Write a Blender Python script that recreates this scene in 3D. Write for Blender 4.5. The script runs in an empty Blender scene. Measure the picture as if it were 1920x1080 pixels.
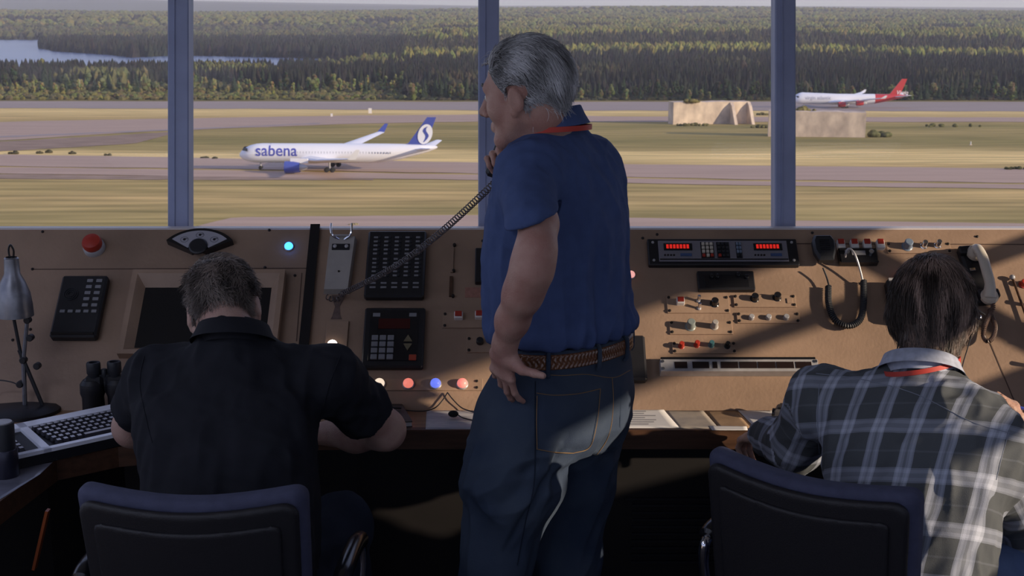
import bpy, bmesh, math, random
import numpy as np
from mathutils import Vector, Matrix
random.seed(7); np.random.seed(7)
PI = math.pi
SC = bpy.context.scene
COL = SC.collection
# ------------------------------------------------------------------ camera, sky, sun, exposure
F = 2400.0                                   # focal length in px of a 1920 px wide frame
PITCH = math.atan(515 / F)
CAM = Vector((0, 0, 1.88))
cd = bpy.data.cameras.new('camera'); cam = bpy.data.objects.new('camera', cd); COL.objects.link(cam)
cam.location = CAM; cam.rotation_euler = (PI / 2 - PITCH, 0, 0)
cd.sensor_width = 36; cd.lens = F / 1920 * 36; cd.clip_start = .05; cd.clip_end = 60000
cd.dof.use_dof = True; cd.dof.focus_distance = 3.3; cd.dof.aperture_fstop = 14
SC.camera = cam
SUN_AZ, SUN_EL = math.radians(26), math.radians(14)
L = Vector((math.cos(SUN_AZ) * math.cos(SUN_EL), -math.sin(SUN_AZ) * math.cos(SUN_EL), math.sin(SUN_EL)))
sd = bpy.data.lights.new('sun', 'SUN'); sd.energy = 5.3; sd.angle = math.radians(.8); sd.color = (1, .82, .61)
sun = bpy.data.objects.new('sun', sd); COL.objects.link(sun); sun.location = (20, -10, 12)
sun.rotation_euler = L.to_track_quat('Z', 'Y').to_euler()
W = bpy.data.worlds.new('sky'); SC.world = W; W.use_nodes = True
wn = W.node_tree.nodes; wl = W.node_tree.links
wtc = wn.new('ShaderNodeTexCoord'); wse = wn.new('ShaderNodeSeparateXYZ'); wr = wn.new('ShaderNodeValToRGB')
wl.new(wtc.outputs['Generated'], wse.inputs[0]); wl.new(wse.outputs['Z'], wr.inputs[0]); wl.new(wr.outputs[0], wn['Background'].inputs[0])
e = wr.color_ramp.elements
e[0].position = 0; e[0].color = (.60, .65, .76, 1)
e[1].position = .9; e[1].color = (.26, .34, .72, 1)
m_ = e.new(.25); m_.color = (.46, .53, .80, 1)
wn['Background'].inputs[1].default_value = .95
SC.view_settings.view_transform = 'Standard'; SC.view_settings.look = 'None'
SC.view_settings.gamma = 1; SC.view_settings.use_curve_mapping = False; SC.view_settings.exposure = 0
SC.cycles.use_denoising = True
SC.cycles.max_bounces = 8; SC.cycles.transparent_max_bounces = 16
SC.cycles.caustics_reflective = False; SC.cycles.caustics_refractive = False
# ------------------------------------------------------------------ pixels to directions
def ray(px, py):
    x = (px - 960) / F; y = (540 - py) / F
    return Vector((x, math.cos(PITCH) + y * math.sin(PITCH), -math.sin(PITCH) + y * math.cos(PITCH)))
def U(px, py, Y):
    d = ray(px, py); return CAM + d * (Y / d.y)
def atz(px, py, z):
    d = ray(px, py); return CAM + d * ((z - CAM.z) / d.z)
def G(y):
    if y < 371: return -43.0
    return -43 - (min(y, 860) - 371) * .03
def ground_at(px, py, lift=0):
    d = ray(px, py); y = 100.0
    lo, hi = 60.0, 6000.0
    for _ in range(50):
        m = (lo + hi) / 2
        if CAM.z + d.z / d.y * m > G(m): lo = m
        else: hi = m
    p = CAM + d * (lo / d.y); p.z += lift
    return p
# ------------------------------------------------------------------ materials
MATS = {}
def mat(name, col, rough=.55, metal=0, noise=0, nscale=20, bump=0, bscale=60, emit=None, estr=0, spec=.5, coat=0, stretch=None, col2=None, trans=0):
    if name in MATS: return MATS[name]
    m = bpy.data.materials.new(name); m.use_nodes = True
    nt = m.node_tree; n = nt.nodes; l = nt.links; b = n['Principled BSDF']
    b.inputs['Base Color'].default_value = (*col, 1); b.inputs['Roughness'].default_value = rough
    b.inputs['Metallic'].default_value = metal; b.inputs['Specular IOR Level'].default_value = spec
    b.inputs['Coat Weight'].default_value = coat
    if trans: b.inputs['Transmission Weight'].default_value = trans
    tc = n.new('ShaderNodeTexCoord'); mp = n.new('ShaderNodeMapping'); l.new(tc.outputs['Object'], mp.inputs[0])
    if stretch: mp.inputs['Scale'].default_value = stretch
    nz = n.new('ShaderNodeTexNoise'); nz.inputs['Scale'].default_value = nscale; nz.inputs['Detail'].default_value = 6; l.new(mp.outputs[0], nz.inputs[0])
    r = n.new('ShaderNodeValToRGB'); l.new(nz.outputs['Fac'], r.inputs[0])
    c2 = col2 or tuple(c * (1 - noise) for c in col); c1 = col if col2 else tuple(min(1, c * (1 + noise * .5)) for c in col)
    r.color_ramp.elements[0].position = .32; r.color_ramp.elements[0].color = (*c2, 1)
    r.color_ramp.elements[1].position = .68; r.color_ramp.elements[1].color = (*c1, 1)
    if noise or col2: l.new(r.outputs[0], b.inputs['Base Color'])
    if bump:
        bz = n.new('ShaderNodeTexNoise'); bz.inputs['Scale'].default_value = bscale; bz.inputs['Detail'].default_value = 5; l.new(mp.outputs[0], bz.inputs[0])
        bp = n.new('ShaderNodeBump'); bp.inputs['Strength'].default_value = bump; bp.inputs['Distance'].default_value = .01
        l.new(bz.outputs['Fac'], bp.inputs['Height']); l.new(bp.outputs[0], b.inputs['Normal'])
    if emit:
        b.inputs['Emission Color'].default_value = (*emit, 1); b.inputs['Emission Strength'].default_value = estr
    MATS[name] = m; return m
M_panel = mat('tan_panel', (.33, .22, .155), .5, noise=.24, nscale=4, bump=.12, bscale=90)
M_panel2 = mat('tan_trim', (.35, .235, .165), .5, noise=.12, nscale=12, bump=.1)
M_black = mat('black_plastic', (.012, .012, .016), .45, noise=.2, bump=.05, bscale=200)
M_blackg = mat('black_gloss', (.010, .010, .013), .2)
M_rubber = mat('black_rubber', (.016, .018, .024), .5)
M_silver = mat('silver_metal', (.42, .41, .43), .35, metal=.15, noise=.1, nscale=60)
M_chrome = mat('chrome', (.75, .75, .78), .12, metal=1)
M_steel = mat('lamp_steel', (.26, .26, .29), .38, metal=.75, noise=.25, nscale=30)
M_cream = mat('cream_plastic', (.62, .56, .47), .35, noise=.06)
M_grayp = mat('pale_gray_plastic', (.40, .37, .35), .4, noise=.1)
M_red = mat('red_plastic', (.42, .035, .02), .4, noise=.15)
M_white = mat('white_plastic', (.75, .72, .70), .4)
M_teal = mat('teal_plastic', (.06, .16, .18), .35)
M_knobg = mat('gray_green_knob', (.22, .25, .24), .4)
M_knobb = mat('blue_gray_knob', (.17, .22, .30), .4)
M_screw = mat('dark_screw', (.02, .016, .016), .5, metal=.4)
M_redlit = mat('red_digits', (.3, .01, .01), .5, emit=(1, .03, .02), estr=.55)
M_redoff = mat('dim_red_screen', (.05, .004, .004), .25)
M_labelg = mat('gray_label', (.22, .22, .24), .5)
M_labelw = mat('pale_label', (.5, .5, .52), .5)
M_blue = mat('blue_key', (.05, .09, .22), .45)
M_woodd = mat('dark_wood', (.085, .040, .022), .42, noise=.35, nscale=8, stretch=(1, 8, 8), bump=.08)
M_woodo = mat('orange_wood', (.34, .17, .05), .45, noise=.3, nscale=6, stretch=(1, 8, 8))
M_desk = mat('desk_wood', (.30, .175, .10), .35, noise=.3, nscale=7, stretch=(1, 10, 1), coat=.2)
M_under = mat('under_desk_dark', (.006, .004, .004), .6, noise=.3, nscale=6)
M_paper = mat('paper', (.72, .70, .70), .8, noise=.05)
M_post = mat('blue_gray_paint', (.31, .35, .55), .45, noise=.1, nscale=8)
M_wall = mat('dark_wall_paint', (.25, .23, .24), .8, noise=.1, nscale=4)
M_ceil = mat('ceiling_paint', (.45, .45, .5), .9, noise=.08, nscale=3)
M_floor = mat('floor_carpet', (.035, .028, .028), .95, noise=.4, nscale=150, bump=.5, bscale=300)
CEIL_E = 8.5
# ------------------------------------------------------------------ mesh building
class MB:
    def __init__(s): s.v = []; s.f = []; s.m = []; s.mats = []
    def mi(s, m):
        if m not in s.mats: s.mats.append(m)
        return s.mats.index(m)
    def add(s, vs, fs, m, M=None):
        o = len(s.v); k = s.mi(m)
        for v in vs:
            v = Vector(v); s.v.append(tuple(M @ v if M else v))
        for f in fs: s.f.append([i + o for i in f]); s.m.append(k)
        return s
    def box(s, c, sz, m, M=None, bev=0):
        hx, hy, hz = sz[0] / 2, sz[1] / 2, sz[2] / 2
        b = min(bev, hx * .45, hy * .45, hz * .45)
        if b <= 0:
            vs = [(c[0] + i * hx, c[1] + j * hy, c[2] + k * hz) for k in (-1, 1) for j in (-1, 1) for i in (-1, 1)]
            fs = [(0, 2, 3, 1), (4, 5, 7, 6), (0, 1, 5, 4), (2, 6, 7, 3), (0, 4, 6, 2), (1, 3, 7, 5)]
            return s.add(vs, fs, m, M)
        vs = []; idx = {}
        for k in (-1, 1):
            for j in (-1, 1):
                for i in (-1, 1):
                    for ax in range(3):
                        h = [hx - b, hy - b, hz - b]; h[ax] += b
                        idx[(i, j, k, ax)] = len(vs)
                        vs.append((c[0] + i * h[0], c[1] + j * h[1], c[2] + k * h[2]))
        fs = []
        for ax in range(3):
            a1, a2 = [(1, 2), (0, 2), (0, 1)][ax]
            for sg in (-1, 1):
                q = []
                for (p, r) in ((-1, -1), (1, -1), (1, 1), (-1, 1)):
                    t = [0, 0, 0]; t[ax] = sg; t[a1] = p; t[a2] = r; q.append(idx[(*t, ax)])
                fs.append(q)
        for ax in range(3):      # edges along ax
            a1, a2 = [(1, 2), (0, 2), (0, 1)][ax]
            for p in (-1, 1):
                for r in (-1, 1):
                    q = []
                    for (sg, aa) in ((-1, a1), (1, a1), (1, a2), (-1, a2)):
                        t = [0, 0, 0]; t[ax] = sg; t[a1] = p; t[a2] = r; q.append(idx[(*t, aa)])
                    fs.append(q)
        for k in (-1, 1):
            for j in (-1, 1):
                for i in (-1, 1): fs.append([idx[(i, j, k, 0)], idx[(i, j, k, 1)], idx[(i, j, k, 2)]])
        return s.add(vs, fs, m, M)
    def lathe(s, prof, m, M=None, seg=20, cap=True):
        vs = []; fs = []
        for (r, z) in prof:
            for i in range(seg):
                a = 2 * PI * i / seg; vs.append((r * math.cos(a), r * math.sin(a), z))
        for k in range(len(prof) - 1):
            for i in range(seg):
                j = (i + 1) % seg; fs.append((k * seg + i, k * seg + j, (k + 1) * seg + j, (k + 1) * seg + i))
        if cap:
            fs.append(tuple(range(seg))[::-1]); fs.append(tuple((len(prof) - 1) * seg + i for i in range(seg)))
        return s.add(vs, fs, m, M)
    def cyl(s, a, b, r, m, r2=None, seg=16, M=None):
        return s.tube([a, b], [r, r2 if r2 is not None else r], m, seg=seg, M=M)
    def sphere(s, c, r, m, seg=16, rings=10, sc=(1, 1, 1), M=None):
        vs = []; fs = []
        for k in range(rings + 1):
            t = PI * k / rings
            for i in range(seg):
                a = 2 * PI * i / seg
                vs.append((c[0] + r * sc[0] * math.sin(t) * math.cos(a), c[1] + r * sc[1] * math.sin(t) * math.sin(a), c[2] - r * sc[2] * math.cos(t)))
        for k in range(rings):
            for i in range(seg):
                j = (i + 1) % seg; fs.append((k * seg + i, k * seg + j, (k + 1) * seg + j, (k + 1) * seg + i))
        return s.add(vs, fs, m, M)
    def tube(s, pts, rad, m, seg=8, M=None, cap=True, flat=1):
        pts = [Vector(p) for p in pts]; n = len(pts)
        if not hasattr(rad, '__len__'): rad = [rad] * n
        vs = []; fs = []; up = None
        for k in range(n):
            t = (pts[min(k + 1, n - 1)] - pts[max(k - 1, 0)])
            if t.length < 1e-9: t = Vector((0, 0, 1))
            t.normalize()
            if up is None:
                up = t.orthogonal().normalized()
            up = (up - t * up.dot(t))
            if up.length < 1e-6: up = t.orthogonal()
            up.normalize(); sd_ = t.cross(up)
            for i in range(seg):
                a = 2 * PI * i / seg; vs.append(pts[k] + (up * math.cos(a) * flat + sd_ * math.sin(a)) * rad[k])
        for k in range(n - 1):
            for i in range(seg):
                j = (i + 1) % seg; fs.append((k * seg + i, k * seg + j, (k + 1) * seg + j, (k + 1) * seg + i))
        if cap:
            fs.append(tuple(range(seg))[::-1]); fs.append(tuple((n - 1) * seg + i for i in range(seg)))
        return s.add(vs, fs, m, M)
    def prism(s, poly, z0, z1, m, M=None):
        n = len(poly); vs = [(p[0], p[1], z0) for p in poly] + [(p[0], p[1], z1) for p in poly]
        fs = [tuple(range(n))[::-1], tuple(range(n, 2 * n))] + [(i, (i + 1) % n, n + (i + 1) % n, n + i) for i in range(n)]
        return s.add(vs, fs, m, M)
    def build(s, name, parent=None, smooth=35, M=None):
        me = bpy.data.meshes.new(name); me.from_pydata(s.v, [], s.f)
        for m in s.mats: me.materials.append(m)
        me.polygons.foreach_set('material_index', s.m)
        bm = bmesh.new(); bm.from_mesh(me); bmesh.ops.recalc_face_normals(bm, faces=bm.faces); bm.to_mesh(me); bm.free()
        if smooth:
            me.polygons.foreach_set('use_smooth', [True] * len(me.polygons)); me.set_sharp_from_angle(angle=math.radians(smooth))
        me.update()
        o = bpy.data.objects.new(name, me); COL.objects.link(o)
        if parent: o.parent = parent
        if M: o.matrix_local = M
        return o
def tag(o, label=None, cat=None, group=None, kind=None):
    if label: o['label'] = label
    if cat: o['category'] = cat
    if group: o['group'] = group
    if kind: o['kind'] = kind
    return o
def struct(o): o['kind'] = 'structure'; return o
def thing(name, label, cat, M=None, group=None, loc=None):
    o = bpy.data.objects.new(name, None); COL.objects.link(o); o.empty_display_size = .05
    if M: o.matrix_world = M
    if loc is not None: o.location = loc
    return tag(o, label, cat, group)
def text_mesh(body, size, shear=0, bold=0):
    cu = bpy.data.curves.new('t', 'FONT'); cu.body = body; cu.size = size; cu.resolution_u = 5; cu.shear = shear; cu.offset = bold
    ob = bpy.data.objects.new('t', cu); COL.objects.link(ob)
    dg = bpy.context.evaluated_depsgraph_get(); me = bpy.data.meshes.new_from_object(ob.evaluated_get(dg))
    bpy.data.objects.remove(ob); bpy.data.curves.remove(cu)
    return me
def smooth_path(pts, n=60):
    """Catmull-Rom through the points"""
    P = [Vector(p) for p in pts]; P = [P[0] * 2 - P[1]] + P + [P[-1] * 2 - P[-2]]; out = []
    segs = len(P) - 3
    for i in range(n + 1):
        t = i / n * segs; k = min(int(t), segs - 1); u = t - k
        a, b, c, d = P[k:k + 4]
        out.append(.5 * ((2 * b) + (c - a) * u + (2 * a - 5 * b + 4 * c - d) * u * u + (3 * b - a - 3 * c + d) * u ** 3))
    return out
def coil_path(center, R, pitch, per=10):
    """helix of radius R around a polyline"""
    P = [Vector(p) for p in center]; Ls = [0]
    for i in range(1, len(P)): Ls.append(Ls[-1] + (P[i] - P[i - 1]).length)
    tot = Ls[-1]; n = int(tot / pitch * per); out = []; up = None; k = 0
    for i in range(n + 1):
        s_ = tot * i / n
        while k < len(P) - 2 and Ls[k + 1] < s_: k += 1
        u = (s_ - Ls[k]) / max(1e-9, Ls[k + 1] - Ls[k]); c = P[k].lerp(P[k + 1], u); t = (P[k + 1] - P[k]).normalized()
        if up is None: up = t.orthogonal().normalized()
        up = (up - t * up.dot(t)).normalized(); sd_ = t.cross(up); a = 2 * PI * i / per
        rr = R if not callable(R) else R(s_ / tot)
        out.append(c + (up * math.cos(a) + sd_ * math.sin(a)) * rr)
    return out
# ------------------------------------------------------------------ console panel frame
PB = U(960, 771, 3.56); PB.z = .75                       # foot of the sloped panel
SL = math.radians(45)
UX = Vector((1, 0, 0)); UV = Vector((0, math.cos(SL), math.sin(SL))); UN = Vector((0, -math.sin(SL), math.cos(SL)))
PO = Vector((0, PB.y, .75))
def pan(px, py):
    d = ray(px, py); t = (PO - CAM).dot(UN) / d.dot(UN); p = CAM + d * t - PO
    return p.x, p.dot(UV)
PLEN = pan(960, 427)[1]
def PM(u, v, n=0, rot=0):
    c = PO + UX * u + UV * v + UN * n
    R = Matrix((UX, UV, UN)).transposed().to_4x4()
    return Matrix.Translation(c) @ R @ Matrix.Rotation(rot, 4, 'Z')
def rect(x0, y0, x1, y1):
    """px box -> centre u,v, width, height on the panel"""
    ua, va = pan(x0, (y0 + y1) / 2); ub, vb = pan(x1, (y0 + y1) / 2)
    _, vt = pan((x0 + x1) / 2, y0); _, vl = pan((x0 + x1) / 2, y1)
    return (ua + ub) / 2, (vt + vl) / 2, ub - ua, vt - vl
TOPP = PO + UV * PLEN
WY0 = TOPP.y + .16; WTILT = math.radians(12)               # glazing foot, leaning out
def wy(z): return WY0 + (z - 1.2) * math.tan(WTILT)
# ------------------------------------------------------------------ room shell
XL, XR, YB, ZC = -3.0, 3.0, -1.3, 2.75
struct(MB().box(((XL + XR) / 2, 1.6, -.05), (XR - XL + .4, 6.2, .1), M_floor).build('floor', smooth=0))
struct(MB().box(((XL + XR) / 2, 1.8, ZC + .06), (XR - XL + .5, 6.6, .12), M_ceil).build('ceiling', smooth=0))
mk = MB(); mk.box(((XL + XR) / 2, YB - .06, .45), (XR - XL, .12, .9), M_wall); mk.box(((XL + XR) / 2, YB - .06, 2.65), (XR - XL, .12, .2), M_wall); struct(mk.build('wall_back', smooth=0))
for i, x in enumerate((-2.96, -1.5, 0, 1.5, 2.96)): struct(MB().box((x, YB - .06, 1.75), (.08, .08, 1.7), M_post).build('trim_%d' % (i + 12), smooth=0))
# front wall below the glass
struct(MB().box(((XL + XR) / 2, WY0 + .12, .51), (XR - XL, .16, 1.02), M_wall).build('wall_front', smooth=0))
# left wall with a wide window over the sill, right wall with an opening shaped to pass sun bands
ml = MB(); ml.box((XL - .06, 1.5, .45), (.12, 5.7, .9), M_wall); ml.box((XL - .06, 1.5, 2.6), (.12, 5.7, .3), M_wall)
ml.box((XL - .06, -1.0, 1.7), (.12, .6, 1.7), M_wall); struct(ml.build('wall_left', smooth=0))
mr = MB(); WRX = XR
mr.box((WRX + .06, 1.5, .635), (.12, 5.7, 1.27), M_wall)                     # below sill
mr.box((WRX + .06, .015, 1.9), (.12, 2.73, 1.6), M_wall)                   # solid stretch sized to stop sun behind the operators
struct(mr.build('wall_right', smooth=0))
bl = MB(); bl.box((WRX + .02, 2.45, 2.245), (.02, 3.5, 1.03), mat('blind_fabric', (.12, .11, .11), .9, noise=.1))  # unseen blind added to limit the sun falling on console and men
bl.cyl((WRX - .01, .7, 2.74), (WRX - .01, 4.2, 2.74), .03, M_post); bl.box((WRX + .0, 2.45, 1.73), (.03, 3.5, .03), M_post)
tag(bl.build('added_sun_blind'), 'added unseen grey roller blind cutting the sun at the right-hand opening', 'blind')
struct(MB().box((WRX + .05, 2.9, 1.565), (.05, 2.8, .04), M_post).build('trim_1', smooth=0))  # unseen bar added to throw the dark band across the panel
for i, y in enumerate((.8, 3.0, 4.2)):
    struct(MB().box((WRX + .05, y, 1.85), (.06, .06, 1.75), M_post).build('trim_%d' % (i + 2), smooth=0))
for i, (x, y) in enumerate(((-2.1, 1.6), (-2.1, .1), (1.9, .3))):  # unseen ceiling panels added as cool fill for the dark interior
    t = thing('ceiling_fill_light', 'added cool-white fill panel on the control room ceiling, out of view', 'ceiling light', Matrix.Translation((x, y, ZC - .02)), 'added ceiling fill lights')
    MB().box((0, 0, .005), (1.26, .36, .03), M_post, bev=.004).build('housing', t)
    MB().box((0, 0, -.012), (1.2, .3, .008), mat('light_diffuser', (.8, .8, .85), .5, emit=(.72, .78, 1), estr=CEIL_E)).build('diffuser', t)
# front posts, leaning outward
PX = [-238, 339.5, 916.5, 1468, 2030]
posts = []
for i, px in enumerate(PX):
    x = U(px, 212, WY0 + .08).x
    posts.append(x)
    m = MB()
    h = (ZC - 1.0) / math.cos(WTILT)
    R = Matrix.Translation((x, wy(1.0), 1.0)) @ Matrix.Rotation(-WTILT, 4, 'X')
    m.box((0, 0, h / 2), (.0685, .07, h), M_post, R, bev=.004)
    m.box((-.012, -.036, h / 2), (.004, .006, h), M_post, R)
    struct(m.build('trim_%d' % (i + 5), smooth=30))
struct(MB().box(((XL + XR) / 2, wy(ZC) - .02, ZC - .05), (XR - XL, .12, .1), M_post).build('trim_10', smooth=0))
# glass
gm = bpy.data.materials.new('clear_glass'); gm.use_nodes = True
nt = gm.node_tree; nt.nodes.clear()
o_ = nt.nodes.new('ShaderNodeOutputMaterial'); mx = nt.nodes.new('ShaderNodeMixShader'); tr = nt.nodes.new('ShaderNodeBsdfTransparent'); gl = nt.nodes.new('ShaderNodeBsdfGlossy')
tr.inputs[0].default_value = (.965, .975, .97, 1); gl.inputs['Roughness'].default_value = .02; mx.inputs[0].default_value = .02
fr = nt.nodes.new('ShaderNodeFresnel'); fr.inputs[0].default_value = 1.10
nt.links.new(fr.outputs[0], mx.inputs[0]); nt.links.new(tr.outputs[0], mx.inputs[1]); nt.links.new(gl.outputs[0], mx.inputs[2]); nt.links.new(mx.outputs[0], o_.inputs[0])
for i in range(4):
    x0, x1 = posts[i] + .034, posts[i + 1] - .034; m = MB()
    h = (ZC - 1.02) / math.cos(WTILT)
    R = Matrix.Translation(((x0 + x1) / 2, wy(1.02), 1.02)) @ Matrix.Rotation(-WTILT, 4, 'X')
    m.add([(-(x1 - x0) / 2, 0, 0), ((x1 - x0) / 2, 0, 0), ((x1 - x0) / 2, 0, h), (-(x1 - x0) / 2, 0, h)], [(0, 1, 2, 3)], gm, R)
    struct(m.build('window_%d' % (i + 1), smooth=0))
# window sill ledge behind the console
struct(MB().box(((XL + XR) / 2, WY0 - .02, 1.035), (XR - XL, .25, .03), M_panel2).build('trim_11', smooth=0))
# ------------------------------------------------------------------ console
XP0, XP1 = -2.9, 2.9
con = thing('control_console', 'long tan sloping instrument console under the tower windows', 'console', loc=(0, PO.y, 0))
def wconsole(mb, name, **k):
    o = mb.build(name, con, **k); o.matrix_parent_inverse = Matrix.Translation((0, -PO.y, 0)); return o
wconsole(MB().box((0, PLEN / 2, -.012), (XP1 - XP0, PLEN, .024), M_panel, PM(0, 0), bev=.003), 'panel_face')
wconsole(MB().box((0, TOPP.y + .012, TOPP.z - .010), (XP1 - XP0, .035, .02), mat('edge_highlight_trim', (.62, .56, .56), .35)), 'top_ledge')  # ledge lightened: bright highlight line along the edge put into its colour
m = MB()
u0, v0 = pan(60, 505); u1, v1 = pan(590, 503)
def strip_uv(m, ua, va, ub, vb, w, mt, t=.003, n=0):
    a = Vector((ua, va, n + t / 2)); b = Vector((ub, vb, n + t / 2)); d = b - a; ang = math.atan2(d.y, d.x)
    m.box((0, 0, 0), (d.length, w, t), mt, PM(0, 0) @ Matrix.Translation((a + b) / 2) @ Matrix.Rotation(ang, 4, 'Z'))
mseam = mat('dark_seam_joint', (.10, .06, .045), .8)  # thin dark strips mark the panel joints
strip_uv(m, u0, v0, u1, v1, .003, mseam, .0012)
for q_ in ((1470, 457, 2050, 459), (250, 512, 226, 640), (566, 512, 556, 640), (1855, 640, 1905, 760)):
    wconsole(m, 'panel_seam'); m = MB(); strip_uv(m, *pan(*q_[:2]), *pan(*q_[2:]), .003, mseam, .0012)
wconsole(m, 'panel_seam')
m = MB(); strip_uv(m, *pan(592, 424), *pan(570, 655), .030, M_blackg, .012)
wconsole(m, 'black_channel')
stain = mat('dark_smudge', (.15, .10, .085), .7, noise=.3, nscale=60)
# screws on the bare panel
for (sx, sy) in ((80, 435), (61, 505), (505, 432), (497, 502), (266, 519), (553, 517), (24, 638), (72, 686), (57, 618), (239, 660), (1232, 440), (1523, 437), (1526, 447), (1832, 444), (1205, 447), (905, 452)):
    u, v = pan(sx, sy); wconsole(MB().lathe([(.0045, 0), (.0045, .003), (.002, .005)], M_screw, PM(u, v), seg=10), 'screw')
# desk: main run plus the angled left wing
fr_pts = [(2400, 806), (1400, 806), (760, 806), (560, 808), (222, 838), (107, 862), (-60, 985), (-200, 1100)]
fp = [atz(a, b, .75) for a, b in fr_pts]
def desk_poly(inset=0):
    P = [(p.x, p.y + inset) for p in fp]
    return [(2.9, P[0][1])] + P[1:] + [(-2.9, P[-1][1] - .3), (-2.9, PO.y + .02), (2.9, PO.y + .02)]
desk = thing('control_desk', 'brown wooden desk ledge running along the foot of the console', 'desk', loc=(0, 3.4, 0))
DI = Matrix.Translation((0, -3.4, 0))
def wdesk(mb, name, **k):
    o = mb.build(name, desk, **k); o.matrix_parent_inverse = DI; return o
wdesk(MB().prism(desk_poly(), .725, .75, M_desk), 'desk_top', smooth=0)
m = MB(); P = [(2.9, fp[0].y)] + [(p.x, p.y) for p in fp[1:]]
for a, b in zip(P[:-1], P[1:]):
    v = [(a[0], a[1] - .004, .695), (b[0], b[1] - .004, .695), (b[0], b[1] - .004, .751), (a[0], a[1] - .004, .751), (a[0], a[1] + .02, .695), (b[0], b[1] + .02, .695), (b[0], b[1] + .02, .751), (a[0], a[1] + .02, .751)]
    m.add(v, [(0, 1, 2, 3), (4, 7, 6, 5), (0, 4, 5, 1), (3, 2, 6, 7), (0, 3, 7, 4), (1, 5, 6, 2)], M_woodd)
wdesk(m, 'front_rail', smooth=0)
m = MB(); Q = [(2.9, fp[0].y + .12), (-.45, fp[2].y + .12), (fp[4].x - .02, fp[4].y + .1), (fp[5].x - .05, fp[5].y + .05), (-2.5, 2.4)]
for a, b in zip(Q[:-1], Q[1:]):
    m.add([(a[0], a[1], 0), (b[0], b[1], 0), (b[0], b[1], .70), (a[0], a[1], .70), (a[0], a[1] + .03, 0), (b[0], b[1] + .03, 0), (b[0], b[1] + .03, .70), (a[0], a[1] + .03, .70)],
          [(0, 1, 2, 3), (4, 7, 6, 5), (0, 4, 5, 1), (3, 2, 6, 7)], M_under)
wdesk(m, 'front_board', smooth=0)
m = MB(); p = U(1270, 936, fp[0].y + .11)
for k in range(9): m.box((p.x, fp[0].y + .115, p.z - .02 - k * .022), (.26, .012, .006), M_black)
m.box((p.x, fp[0].y + .114, p.z), (.30, .012, .006), M_black)
wdesk(m, 'vent_grille', smooth=0)
a = U(92, 955, 2.95); b = U(62, 1068, 2.93)
wdesk(MB().box((0, 0, 0), (.007, .02, .16), mat('orange_lacquer', (.30, .07, .02), .35), Matrix.Translation((a + b) / 2) @ Matrix.Rotation(math.atan2(a.x - b.x, a.z - b.z), 4, 'Y')), 'leg_brace')
# ------------------------------------------------------------------ things fixed to the panel
def pthing(name, label, cat, box, group=None):
    u, v, w, h = rect(*box); t = thing(name, label, cat, PM(u, v), group); return t, w, h
def knob(mb, u, v, r, h, m, M=None, skirt=None):
    T = Matrix.Translation((u, v, 0))
    if M: T = M @ T
    mb.lathe([(r * 1.15, 0), (r * 1.15, h * .18), (r * .92, h * .25), (r * .85, h * .92), (r * .7, h)], m, T, seg=18)
    return mb
# emergency button
t, w, h = pthing('emergency_button', 'red domed push button in a steel collar, alone at upper left', 'button', (159, 447, 196, 485))
MB().lathe([(.034, 0), (.034, .012), (.030, .018), (.028, .02)], M_silver, seg=28).build('collar', t)
MB().lathe([(.026, .012), (.030, .022), (.031, .034), (.027, .043), (.012, .048), (0.001, .049)], M_red, seg=28).build('button_cap', t)
# fan-shaped gauge
t, w, h = pthing('fan_gauge', 'fan-shaped black framed gauge above the grey-brown haired operator', 'gauge', (314, 437, 438, 494))
def fan(R, r, a0, n=22, ox=0, oy=0):
    P = [];
    for i in range(n + 1):
        a = PI / 2 + a0 - 2 * a0 * i / n; P.append((ox + R * math.cos(a), oy + R * .78 * math.sin(a)))
    for i in range(n + 1):
        a = PI / 2 - a0 + 2 * a0 * i / n; P.append((ox + r * math.cos(a), oy + r * .78 * math.sin(a)))
    return P
R_ = w / 2 / math.sin(1.02); oy = -R_ * .78 + h / 2
MB().prism(fan(R_, R_ * .20, 1.02, oy=oy), 0, .026, M_blackg).build('gauge_frame', t)
f_ = MB().prism(fan(R_ * .90, R_ * .34, .90, oy=oy), .0262, .0275, mat('gauge_face', (.36, .35, .40), .6)).build('gauge_face', t)
for a, rr in ((.62, .66), (0, .72), (-.62, .66)):
    m = MB(); cx, cy = R_ * rr * math.sin(-a), oy + R_ * .78 * rr * math.cos(a)
    for q in range(16):
        b_ = 2 * PI * q / 16
        m.box((cx + .012 * math.cos(b_), cy + .010 * math.sin(b_), .0278), (.003, .0012, .0006), M_black, None)
    m.lathe([(.004, .0276), (.004, .0295)], M_black, Matrix.Translation((cx, cy, 0)), seg=10)
    m.box((cx + .005, cy + .003, .029), (.012, .0012, .0008), M_black); m.build('small_dial', f_)
MB().lathe([(w * .14, .026), (w * .14, .031), (w * .12, .034)], M_black, Matrix.Translation((0, oy + R_ * .2, 0)), seg=30).build('pivot_cover', t)
# black intercom box
t, w, h = pthing('intercom_box', 'slim black intercom box with round speaker and small keys', 'intercom', (110, 526, 196, 641))
MB().box((0, 0, .016), (w, h, .032), M_black, bev=.006).build('casing', t)
m = MB(); 
for rr in (.022, .016, .010): m.lathe([(rr, .033), (rr, .0345), (rr - .002, .0345), (rr - .002, .033)], M_rubber, Matrix.Translation((-w * .22, h * .18, 0)), seg=24, cap=False)
m.build('speaker_grille', t)
m = MB()
for i in range(2):
    for j in range(5): m.box((w * (.14 + .2 * i), h * (.40 - .10 * j), .033), (w * .13, h * .05, .004), M_labelg, bev=.001)
for i in range(5): m.box((w * (-.32 + .17 * i), -h * .10, .033), (w * .11, h * .045, .004), M_labelg, bev=.001)
m.build('keys', t)
MB().box((0, -h * .46, .036), (w * .9, h * .03, .006), M_blackg).build('bottom_rail', t)
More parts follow.
